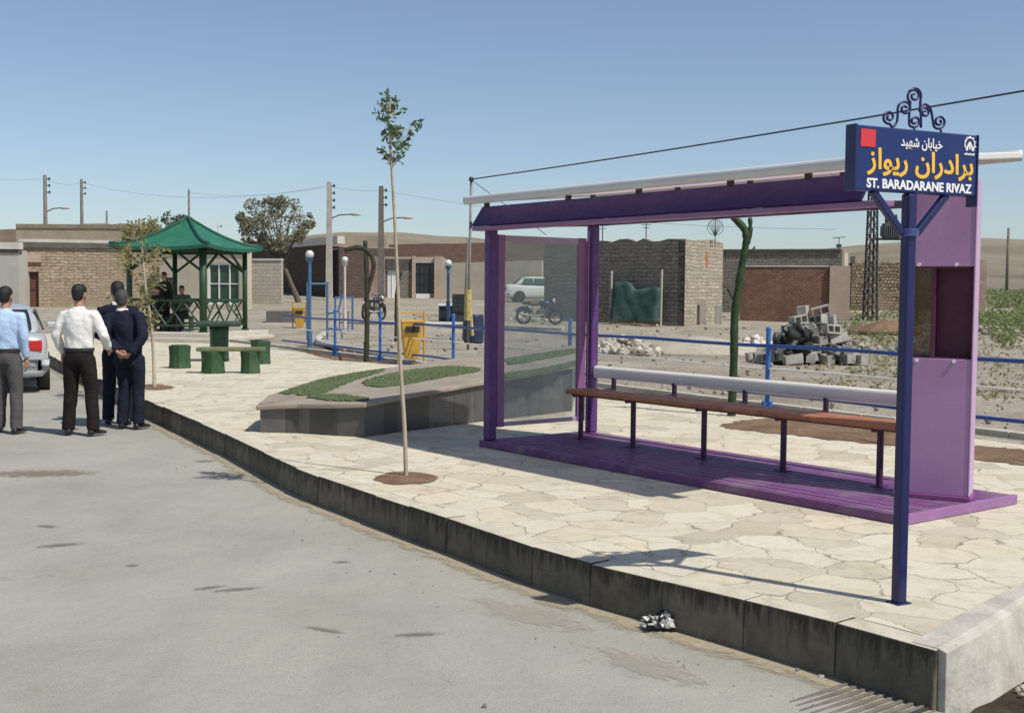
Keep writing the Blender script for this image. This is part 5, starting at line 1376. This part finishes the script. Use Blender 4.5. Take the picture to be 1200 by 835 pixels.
for k in range(9): m.box(xq-.36+k*.085, xq-.33+k*.085, -.33, .33, zp_+.08, zp_+.52)
m.build('tank', mk('tank_grey', (.10,.105,.11), .6, .15, 5), t)
for k in (-.2, 0, .2): MB().tube([(xq+k,0,zp_+.62),(xq+k,0,zp_+.75),(xq+k,0,zp_+1.0)], [.06,.08,.035], 8).build('bushing', M_STEEL, t)
# antenna and dish on roofs
p = deep(838, 280, 46.5)
m = MB().tube([(0,0,-.3),(0,0,.85)], .018, 6)
for i in range(9):
    a = -1.2+i*.3; m.tube([(0,0,.1),(.30*math.sin(a),0,.45+.3*math.cos(a))], .010, 5)
m.torus((0,0,.45), .31, .012, 'y', 20, 5); o = m.build('dish_frame', M_STEEL, None, loc=p); tag(o, 'wire dish antenna on the grey stone house gable', 'antenna')
p = deep(983, 291, 57); m = MB().tube([(0,0,-.2),(0,0,.55)], .02, 6).tube([(-.3,0,.5),(.3,0,.55)], .02, 5).box(-.1,.1,-.1,.1,.05,.2); o = m.build('roof_aerial', M_STEEL, None, loc=p); tag(o, 'small roof aerial at the corner of the low stone building', 'aerial')
for px, y0 in ((706, 285), (757, 284)):
    p = deep(px, y0, 47); m = MB().tube([(0,0,-.2),(0,0,.75)], .02, 6).tube([(-.2,0,.7),(.2,0,.7)], .012, 5).tube([(-.15,0,.58),(.15,0,.58)], .012, 5)
    o = m.build('roof_aerial', M_STEEL, None, loc=p); tag(o, 'thin aerial on the grey stone house roof, '+('beside the shelter post' if px < 730 else 'midway along the roof'), 'aerial', 'aerials on the grey stone house')

# ------------------------------------------------------------------ cars and motorcycles
def car(name, label, loc, rz, paint, glassm, plate=True):
    t = thing(name, label, 'car', loc, rz)
    def sec(y, w, zb, zs, crown=.03):
        pts = [(-w*.88,zb),(-w*.97,zb+.10),(-w,zb+.28),(-w*.985,zs-.14),(-w*.93,zs-.02),(-w*.6,zs+crown*.7),(0,zs+crown)]
        pts = pts+[(-x, z) for x, z in pts[-2::-1]]
        return [Vector((x, y, z)) for x, z in pts]
    S = [(0.0,.66,.42,.80),(.03,.78,.30,.92),(.12,.84,.24,.98),(.35,.86,.20,1.02),(.8,.87,.19,1.0),(1.4,.87,.19,.97),(2.2,.87,.19,.96),(3.0,.87,.19,.95),(3.5,.86,.20,.90),(4.1,.82,.24,.82),(4.32,.74,.28,.74),(4.40,.60,.36,.62)]
    MB().rings([sec(*s) for s in S]).build('body', paint, t, smooth_=True, sub=1)
    def gsec(y, w0, w1, z0, z1):
        pts = [(-w0,z0),(-(w0+(w1-w0)*.55),z0+(z1-z0)*.6),(-w1,z1-.06),(-w1*.8,z1),(0,z1+.015)]; pts = pts+[(-x, z) for x, z in pts[-2::-1]]
        return [Vector((x, y, z)) for x, z in pts]
    G = [(.48,.74,.66,.94,1.0),(.72,.77,.66,.94,1.16),(1.02,.79,.62,.94,1.40),(1.3,.80,.60,.94,1.45),(2.0,.80,.60,.94,1.465),(2.5,.80,.61,.94,1.43),(2.95,.79,.64,.94,1.18),(3.3,.76,.68,.90,.96)]
    cab = MB().rings([gsec(*g) for g in G]).build('cabin', paint, t, smooth_=True, sub=1)
    MB().rings([[Vector((x, y, z)) for x in (-w, -w*.5, 0, w*.5, w)]+[Vector((x, y+.02, z-.02)) for x in (w, 0, -w)] for y, z, w in ((.50,1.045,.60),(.64,1.155,.59),(.80,1.285,.56),(.93,1.375,.53))]).build('rear_window', glassm, t, smooth_=False)
    for s in (-1, 1):
        w = MB()
        for y0, y1 in ((.98, 1.62), (1.68, 2.62)):
            P = [(y0+.0, 1.02, .80), (y1, 1.02, .80), (y1-(.38 if y1 > 2 else 0), 1.37, .665), (y0+(.12 if y0 < 1.2 else 0), 1.37, .665)]
            w.add([(s*x, y, z) for y, z, x in P]+[(s*(x-.03), y, z) for y, z, x in P], [(0,1,2,3),(4,5,6,7),(0,1,5,4),(1,2,6,5),(2,3,7,6),(3,0,4,7)])
        w.build('side_window', glassm, t)
        MB().box(s*.60-.16, s*.60+.16, -.005, .10, .70, .88).build('tail_lamp', M_RED, t, bevel=.02)
        MB().box(s*.93-.08, s*.93+.08, 2.52, 2.64, 1.0, 1.12).build('mirror', paint, t, bevel=.03)
        for y in (.82, 3.45):
            tr = MB().torus((s*.76, y, .30), .215, .095, 'x', 26, 8); tyre = tr.build('tyre', M_BLACK, t, smooth_=True)
            rm = MB().tube([(s*.75,y,.30),(s*.85,y,.30)], .20, 18)
            for k in range(5): a = 6.283*k/5; rm.bar((s*.853,y,.30),(s*.853,y+.17*math.cos(a),.30+.17*math.sin(a)), .05, .012, (1,0,0))
            rm.build('rim', mk('alloy_rim', (.40,.40,.41), .35, .1, 6, metal=.7), tyre)
            MB().tube([(s*.70,y,.31),(s*.879,y,.31)], .335, 24).build('wheel_arch', M_BLACK, t)
    MB().rings([sec(y, w, .28, .52, 0) for y, w in ((-.075,.70),(-.06,.80),(.02,.865),(.22,.875))]).build('bumper', mk('silver_bumper', (.46,.47,.48), .4, .05, 3, coat=.3) if paint == M_SILVER else paint, t, smooth_=True)
    MB().box(-.42, .42, -.085, -.03, .26, .34).build('bumper_grille', M_BLACK, t, bevel=.01)
    MB().box(-.26, .26, -.012, .02, .70, .82).build('number_plate', M_WHITEP, t, bevel=.004)
    return t
cp = ground(68, 458, ROAD_Z)
car('parked_car', 'silver saloon car with red tail lamps parked beyond the man in the blue shirt', (cp.x-.87*math.cos(RAD(22)), cp.y-.35-.87*math.sin(RAD(22)), ROAD_Z), RAD(22), M_SILVER, M_WGLASS)
yq = 69; car('white_car', 'white saloon car parked before the pale yard wall, seen through the shelter glass', ((590-600)/F_PX*yq, yq, gz(yq)), RAD(-84), mk('white_car_paint', (.68,.72,.68), .35, .04, 2, coat=.4), mk('green_car_glass', (.05,.10,.075), .15, .2, 2))
def motorbike(label, loc, rz, tank):
    t = thing('motorcycle', label, 'motorcycle', loc, rz, 'motorcycles parked on the lot')
    for x in (-.62, .62):
        w = MB().torus((x,0,.30), .255, .05, 'y', 24, 7).build('tyre', M_BLACK, t, smooth_=True); m = MB()
        for k in range(8): a = 6.283*k/8; m.tube([(x,0,.30),(x+.23*math.cos(a),0,.30+.23*math.sin(a))], .008, 4)
        m.torus((x,0,.30), .225, .015, 'y', 20, 5); m.tube([(x,-.06,.30),(x,.06,.30)], .05, 8); m.build('wheel_spokes', M_POLEC, w)
        f = MB(); P = [(x+.34*math.cos(a), 0, .30+.34*math.sin(a)) for a in np.linspace(RAD(25), RAD(150), 8)]
        for a, b in zip(P, P[1:]): f.bar(a, b, .12, .012, (0,1,0))
        f.build('mudguard', tank, t)
    m = MB(); m.tube([(.42,0,.85),(.0,0,.42),(-.25,0,.40),(-.30,0,.72),(.40,0,.78)], .024, 7); m.tube([(-.62,.07,.30),(-.2,.07,.40)], .022, 6).tube([(-.62,-.07,.30),(-.2,-.07,.40)], .022, 6).tube([(-.60,.09,.32),(-.48,.09,.70)], .03, 6).tube([(-.60,-.09,.32),(-.48,-.09,.70)], .03, 6)
    m.tube([(.62,.08,.30),(.44,.08,.92)], .025, 6).tube([(.62,-.08,.30),(.44,-.08,.92)], .025, 6); m.build('frame', M_STEEL, t)
    MB().box(-.12,.20,-.13,.13,.28,.56).tube([(0.05,0,.5),(.12,0,.68)], .09, 10).build('engine', mk('engine_metal', (.13,.13,.13), .5, .3, 9, metal=.5), t, bevel=.03)
    MB().ball((.22,0,.80), (.27,.14,.13), 14, 9).build('tank', tank, t, smooth_=True)
    MB().rings([[Vector((x, y, z)) for y, z in ((-w,.70+h),(w,.70+h),(w*.9,.80+h),(-w*.9,.80+h))] for x, w, h in ((-.68,.08,.08),(-.5,.12,.04),(-.2,.13,0),(.02,.10,.02))]).build('seat', M_BLACK, t, bevel=.02)
    MB().tube([(.32,-.34,1.02),(.42,-.20,1.0),(.44,0,.96),(.42,.20,1.0),(.32,.34,1.02)], .016, 7).build('handlebar', M_STEEL, t)
    MB().tube([(.50,0,.90),(.58,0,.90)], [.07,.10], 12).build('headlight', M_WHITEP, t)
    MB().tube([(.1,-.16,.36),(-.3,-.17,.33),(-.75,-.17,.40)], [.025,.035,.045], 8).build('exhaust', M_POLEC, t)
y_ = 45.0; motorbike('dark motorcycle with blue panels seen through the shelter glass', ((632-600)/F_PX*y_, y_, gz(y_)), .15, mk('blue_tank', (.02,.04,.12), .3, .1, 5, coat=.5))
y_ = 47.0; motorbike('dark motorcycle parked beside the hooked post', ((438-600)/F_PX*y_, y_, gz(y_)), 1.15, mk('black_tank', (.03,.03,.035), .3, .1, 5, coat=.5))
# dark drum and crates left of the shelter
p = ground(555, 402); o = MB().ell([(0,0,0,.27,.27),(0,0,.05,.29,.29),(0,0,.4,.30,.30),(0,0,.42,.28,.28),(0,0,.44,.30,.30),(0,0,.80,.29,.29),(0,0,.84,.27,.27)], 18).build('oil_drum', mk('navy_drum', (.025,.03,.07), .5, .3, 6), None, smooth_=False, bevel=.008, loc=(p.x, p.y, 0)); tag(o, 'dark navy drum standing left of the shelter front post', 'drum')
p = deep(541, 362, 46); m = MB()
m.box(-.35,.35,-.3,.3,.05,.75); 
for k in range(4): m.box(-.36,.36,-.31,-.3005,.1+k*.16,.2+k*.16)
o = m.build('dark_crate', mk('dark_crate', (.03,.032,.035), .8, .2, 5), None, bevel=.02, loc=(p.x, 46, gz(46)+.35)); tag(o, 'dark crate raised on a stand beside the pipe pole', 'crate')
MB().box(-.3,.3,-.25,.25,-.35,.049).build('stand', M_STEEL, o)
p = deep(524, 362, 47); t = thing('gas_cylinder_cage', 'small dark caged unit with white top left of the dark crate', 'cage', (p.x, 47, gz(47)))
m = MB(); m.box(-.32,.32,-.3,.3,0,.08); m.build('base', M_STEEL, t); m = MB()
for k in range(5): m.box(-.30+k*.14,-.26+k*.14,-.3,-.27,.081,.60)
m.box(-.32,.32,-.26,.28,.081,.58); m.build('bars', mk('cage_bars', (.035,.04,.05), .6, .2, 5), t); MB().box(-.36,.36,-.34,.34,.601,.68).build('cap', M_WHITEP, t, bevel=.01)

# ------------------------------------------------------------------ drain grate, litter
gp0 = ground(1042, 822, ROAD_Z); kd = (Vector((1.26,5.67,0))-Vector((1.82,4.97,0))).normalized()
t = thing('drain_grate', 'rusty steel bar grate over the drain at the foot of the kerb corner', 'grate', (1.80, 4.985, ROAD_Z-.034), math.atan2(kd.y, kd.x))
m = MB()
for k in range(9): m.box(.008+k*.047, .026+k*.047, .002, .55, .002, .022)
gb_ = m.build('bars', mk('worn_steel', (.17,.155,.135), .6, .3, 8, .002, 40, dirt=.5, dirtcol=(.22,.16,.10)), t, bevel=.003)
MB().box(-.012, .002, .0, .55, .0, .02).build('frame', M_STEEL, t, bevel=.003)
MB().box(.003, .42,   .001, .55, .003, .0065).build('well_shade_sheet', M_BLACK, t)  # black sheet painting the shade below the bars
tp0 = ground(776, 730, ROAD_Z); rg = random.Random(3)
m = MB(); nn = 14; vs = []; fs = []
for i in range(nn):
    for j in range(nn):
        u, v = i/(nn-1)-.5, j/(nn-1)-.5
        vs.append((u*.17+.02*rg.uniform(-1,1), v*.12+.02*rg.uniform(-1,1), max(.003, .06*(1-3.2*(u*u+v*v))+.010*rg.uniform(-1,1)+.018*math.sin(9*u+3*v)+.014*math.sin(14*v-6*u))))
fs = [(i*nn+j, (i+1)*nn+j, (i+1)*nn+j+1, i*nn+j+1) for i in range(nn-1) for j in range(nn-1)]
N_ = NT('printed_wrapper'); o_ = N_.obj(); N_.color(N_.ramp(N_.noise(o_, 22, 2, .5), [(.46, (.025,.025,.03)), (.54, (.4,.4,.38)), (.66, (.5,.49,.46))])); N_.b.inputs['Roughness'].default_value = .3
o = m.add(vs, fs).build('crumpled_wrapper', N_.m, None, smooth_=False, loc=(tp0.x-.02, tp0.y-.09, ROAD_Z+.015)); tag(o, 'crumpled black and white plastic wrapper lying against the kerb', 'litter')

# ------------------------------------------------------------------ people
def cap(mb, pts, rs, n=10):
    pts = [Vector(p) for p in pts]; e0 = pts[0]+(pts[0]-pts[1]).normalized()*rs[0]*.6; e1 = pts[-1]+(pts[-1]-pts[-2]).normalized()*rs[-1]*.6
    mb.tube([e0]+pts+[e1], [rs[0]*.45]+list(rs)+[rs[-1]*.45], n)
def hand(mb, wrist, d, palm_n, side):
    w = Vector(wrist); d = Vector(d).normalized(); nrm = Vector(palm_n).normalized(); nrm = (nrm-d*nrm.dot(d)).normalized(); x = d.cross(nrm)*side
    mb.tube([w-d*.03, w+d*.02, w+d*.06, w+d*.095], [.026,.030,.036,.030], 10, True, .55)
    for k, L in enumerate((.070,.080,.074,.058)):
        b = w+d*.088+x*(-.029+.019*k); c1 = b+d*L*.5+nrm*.008; c2 = c1+d*L*.4+nrm*.022
        cap(mb, [b, c1, c2], [.0095,.0090,.0075], 7)
    tb_ = w+d*.03-x*.028; cap(mb, [tb_, tb_+d*.03-x*.022+nrm*.006, tb_+d*.058-x*.026+nrm*.016], [.012,.0105,.009], 7)
def head(mb, c, fwd):
    m = MB(); c = Vector(c)
    S = [(0,.015,-.118,.030,.034),(0,.022,-.105,.046,.060),(0,.016,-.075,.058,.078),(0,.008,-.035,.068,.090),(0,0,.01,.073,.096),(0,-.004,.055,.072,.094),(0,-.006,.09,.060,.078),(0,-.006,.112,.036,.048),(0,-.006,.120,.012,.016)]
    m.ell(S, 18)
    m.tube([(0,.088,.02),(0,.103,-.012),(0,.108,-.03),(0,.09,-.04)], [.008,.012,.014,.008], 8)
    m.ball((0,.086,-.066), (.024,.012,.008), 8, 6)
    for s in (-1, 1): m.ball((s*.076,-.008,-.01), (.012,.022,.032), 8, 6)
    yaw = math.atan2(-fwd[0], fwd[1]); R3 = Matrix.Rotation(yaw, 3, 'Z')
    mb.add([c+R3 @ Vector(v) for v in m.v], m.f); return R3
def person(label, loc, rz, P, shirt, trousers, shoe, hair, jacket=False, group=None, look=(0,1), scale=1.0, collar=None, extra_hair=0.0):
    t = thing('person', label, 'person', loc, rz, group)
    V = Vector; hip = V(P['hip']); chest = V(P['chest']); neck = V(P['neck']); hd = V(P['head'])
    body = MB()
    body.rings([[c+V((rx*math.cos(a), ry*math.sin(a), 0)) for a in (6.283*k/14 for k in range(14))] for c, rx, ry in ((hip-V((0,0,.08)),.12,.085),(hip,.14,.095),(hip.lerp(chest,.5),.13,.09),(chest,.155,.10),(chest.lerp(neck,.7),.13,.07),(neck-V((0,0,.03)),.06,.058),(neck,.055,.058),(hd-V((0,0,.07)),.052,.056))])
    R3 = head(body, hd, look)
    for s, k in ((-1,'l'),(1,'r')):
        sh_, el, wr, hp, kn, an = (V(P[q+k]) for q in ('sh','el','wr','hp','kn','an'))
        cap(body, [sh_, el, wr], [.045,.036,.026]); cap(body, [hp, kn, an], [.075,.05,.038])
        hand(body, wr, P['hd'+k], P['pn'+k], s)
    b = body.build('body', M_SKIN, t, remesh=.0095)
    for s in (-1, 1):
        q = hd+R3 @ V((s*.030,.086,.012)); MB().ball(q, .011, 8, 6).build('eye', M_BLACK, t, smooth_=True)
    # hair
    h = MB(); e = extra_hair
    h.ell([(0,-.040,-.075,.040,.048),(0,-.030,-.045,.060,.072),(0,-.020,.0,.0765,.088),(0,-.010,.05,.083,.099),(0,-.006,.09,.072+e,.088),(0,-.006,.118+e,.046+e,.056+e),(0,-.006,.130+e*1.4,.014,.018)], 20)
    h2 = MB(); h2.add([hd+R3 @ V(v)+V((0,0,0)) for v in h.v if True], h.f)
    h2.build('hair', hair, t, remesh=.010, folds=.006)
    # upper garment
    g = MB(); hem = .17 if jacket else -.04
    secs = [(hip-V((0,0,hem)) if jacket else hip-V((0,0,-.055)), .185 if jacket else .162, .125 if jacket else .118), (hip+V((0,0,.04 if jacket else .10)), .178 if jacket else .172, .122), (hip.lerp(chest,.55), .175, .122), (chest, .198, .125), (chest.lerp(neck,.40), .185, .112), (chest.lerp(neck,.62), .150, .095), (chest.lerp(neck,.80), .105, .080), (neck-V((0,0,.045)), .080, .072), (neck-V((0,0,.0)), .066, .066)]
    g.rings([[c+V((rx*math.cos(a), ry*math.sin(a), 0)) for a in (6.283*k/20 for k in range(20))] for c, rx, ry in secs])
    q = .012 if jacket else 0
    for k in 'lr':
        sh_, el, wr = (V(P[z+k]) for z in ('sh','el','wr')); m1 = sh_.lerp(el,.5); m2 = el.lerp(wr,.5)
        ins = sh_.lerp(chest.lerp(neck,.5), .45)
        g.tube([ins, sh_, m1, el, m2, wr.lerp(el,.06)], [.062+q,.066+q,.063+q,.056+q,.051+q,.043+q], 14)
    gm_ = g.build('jacket' if jacket else 'shirt', shirt, t, remesh=.014, folds=.014)
    if collar is not None:
        MB().rings([[neck+V((r*math.cos(a), r*1.02*math.sin(a), z)) for a in (6.283*k/18 for k in range(18))] for z, r in ((-.03,.074),(.012,.066),(.014,.060),(-.02,.062))], False).build('collar', collar, t, smooth_=True)
    tr = MB()
    tr.rings([[c+V((rx*math.cos(a), ry*math.sin(a), 0)) for a in (6.283*k/20 for k in range(20))] for c, rx, ry in ((hip-V((0,0,.10)),.165,.118),(hip-V((0,0,.03)),.172,.128),(hip+V((0,0,.05)),.166,.120),(hip+V((0,0,.075)),.164,.118))])
    for k in 'lr':
        hp, kn, an = (V(P[z+k]) for z in ('hp','kn','an'))
        tr.tube([hp+V((0,0,.02)), hp.lerp(kn,.35), kn, kn.lerp(an,.5), an-V((0,0,.035))], [.098,.096,.079,.074,.075], 14)
    tr.build('trousers', trousers, t, remesh=.014, folds=.007)
    if not jacket: MB().rings([[hip+V((rr*1.0*math.cos(a), rr*.72*math.sin(a), z)) for a in (6.283*k/24 for k in range(24))] for z, rr in ((.045,.170),(.045,.1765),(.083,.1755),(.083,.168))], False).build('belt', M_BLACK, t)
    for k in 'lr':
        an = V(P['an'+k]); f = V(P.get('ft'+k, (0,1,0))).normalized(); m = MB(); r = f.cross(V((0,0,1)))
        rings = []
        for d, w, h in ((-.075,.030,.05),(-.055,.040,.075),(0,.042,.085),(.07,.046,.062),(.13,.046,.045),(.175,.036,.035),(.195,.018,.022)):
            c = V((an.x, an.y, 0))+f*d; rings.append([c+r*w*x+V((0,0,.004+h*z)) for x, z in ((-1,0),(1,0),(1.05,.4),(.7,.9),(0,1),(-.7,.9),(-1.05,.4))])
        m.rings(rings).build('shoe', shoe, t, smooth_=True, sub=1)
    t.scale = (scale,)*3
    return t
def standing(**k):
    P = dict(hip=(0,0,.93), chest=(0,0,1.30), neck=(0,.005,1.50), head=(0,.025,1.632), shl=(-.178,0,1.395), shr=(.178,0,1.395), ell=(-.228,-.03,1.13), elr=(.228,-.03,1.13), wrl=(-.235,.03,.89), wrr=(.235,.03,.89),
             hpl=(-.09,0,.88), hpr=(.09,0,.88), knl=(-.105,.015,.49), knr=(.105,.015,.49), anl=(-.12,-.02,.085), anr=(.12,-.02,.085), hdl=(-.02,.1,-1), hdr=(.02,.1,-1), pnl=(1,0,0), pnr=(-1,0,0))
    P.update(k); return P
def cloth(name, col, rough=.85, b=.006): return mk(name, col, rough, .14, 7, b*2.6, 15, spec=.2)
C_LB = cloth('light_blue_cloth', (.42,.56,.76)); C_WH = cloth('white_cloth', (.76,.75,.71)); C_GR = cloth('dark_grey_cloth', (.085,.08,.08)); C_BK = cloth('black_brown_cloth', (.017,.012,.012)); C_NV = cloth('dark_navy_cloth', (.012,.014,.028)); C_OL = cloth('grey_green_cloth', (.09,.10,.075)); C_KH = cloth('dark_cloth', (.03,.03,.027))
LS = mk('black_shoe', (.02,.018,.017), .35, .2, 9)
def put(px, py, z=ROAD_Z): p = ground(px, py, z); return (p.x, p.y, z+.012)
person('man in a light blue shirt and grey trousers seen from behind at the left edge', put(8, 508), .05, standing(anl=(-.13,.10,.085), knl=(-.10,.09,.49), anr=(.13,-.04,.085), knr=(.12,.0,.49), wrl=(-.23,.12,.92), ftr=(.25,1,0), ftl=(-.3,1,0)), C_LB, C_GR, LS, M_HAIR, look=(.1,1), scale=1.0)
person('man in a white shirt and black trousers between blue shirt and dark suits', put(94, 510), -.08, standing(anl=(-.15,.02,.085), knl=(-.12,.03,.49), anr=(.17,-.02,.085), knr=(.13,.03,.49), elr=(.285,.02,1.16), wrr=(.26,.20,.99), hdr=(-.1,.8,-.3), ell=(-.27,-.02,1.15), wrl=(-.25,.12,.93), ftr=(.4,1,0), ftl=(-.35,1,0)), C_WH, C_BK, LS, M_HAIR, look=(.15,1), scale=1.02)
person('man in a dark navy suit with hands clasped behind his back', put(153, 502), -.12, standing(hip=(-.02,0,.93), chest=(-.07,.02,1.29), neck=(-.115,.05,1.475), head=(-.14,.085,1.60), shl=(-.26,.02,1.375), shr=(.115,.02,1.395), ell=(-.30,-.09,1.13), elr=(.215,-.09,1.14), wrl=(-.075,-.185,.955), wrr=(.085,-.195,.935), hdl=(1,-.05,-.45), hdr=(-1,-.1,-.25), pnl=(0,1,.2), pnr=(0,1,.2), anl=(-.10,-.02,.085), anr=(.13,-.05,.085), knl=(-.08,.02,.49), ftr=(.35,1,0), ftl=(-.2,1,0)), C_NV, C_NV, LS, M_HAIRG, jacket=True, look=(-.35,1), scale=1.0, collar=C_WH)
person('second man in a dark suit, mostly hidden by the man with clasped hands', put(139, 497), .2, standing(ell=(-.26,.03,1.15), wrl=(-.21,.24,1.05), hdl=(.1,.9,.1)), C_NV, C_NV, LS, M_HAIR, jacket=True, look=(-.2,1), scale=1.04, collar=C_WH, extra_hair=.006)
# people in the pavilion
sit = dict(hip=(0,0,.53), chest=(0,.03,.90), neck=(0,.05,1.10), head=(0,.07,1.232), shl=(-.18,.03,1.025), shr=(.18,.03,1.025), ell=(-.24,.10,.78), elr=(.24,.10,.78), wrl=(-.14,.32,.66), wrr=(.14,.32,.66), hpl=(-.09,.02,.50), hpr=(.09,.02,.50), knl=(-.11,.44,.49), knr=(.11,.44,.49), anl=(-.11,.46,.085), anr=(.11,.46,.085), hdl=(.2,1,-.2), hdr=(-.2,1,-.2), pnl=(0,0,-1), pnr=(0,0,-1))
yp = 33.2
person('seated person in grey-green clothes on the pavilion edge', ((214-600)/F_PX*35.0, 35.0, FL), RAD(172), sit, C_OL, C_KH, LS, M_HAIR, jacket=True, look=(-.2,1))
m = MB(); m.box(-.3,.3,-.2,.2,.40,.45); m.box(-.27,-.21,-.18,.18,0,.40); m.box(.21,.27,-.18,.18,0,.40)
o = m.build('stool', M_GREEND, None, bevel=.01, loc=((214-600)/F_PX*35.0, 35.03, FL)); tag(o, 'small green seat under the person sitting in the pavilion', 'seat')
person('standing person in dark clothes at the left post inside the pavilion', ((193-600)/F_PX*35.4, 35.4, FL), RAD(150), standing(), C_KH, C_KH, LS, M_HAIR, jacket=True, look=(-.3,1), scale=1.0)
person('seated dark figure beside the standing person in the pavilion', ((184-600)/F_PX*34.9, 34.9, FL), RAD(200), sit, C_KH, C_BK, LS, M_HAIR, jacket=True, look=(.2,1), scale=.97)
m = MB(); m.box(-.3,.3,-.2,.2,.39,.44); m.box(-.27,-.21,-.18,.18,0,.39); m.box(.21,.27,-.18,.18,0,.39)
o = m.build('stool', M_GREEND, None, bevel=.01, loc=((184-600)/F_PX*34.9, 34.93, FL)); tag(o, 'small green seat under the dark seated figure near the left post', 'seat')
bpy.context.view_layer.update()
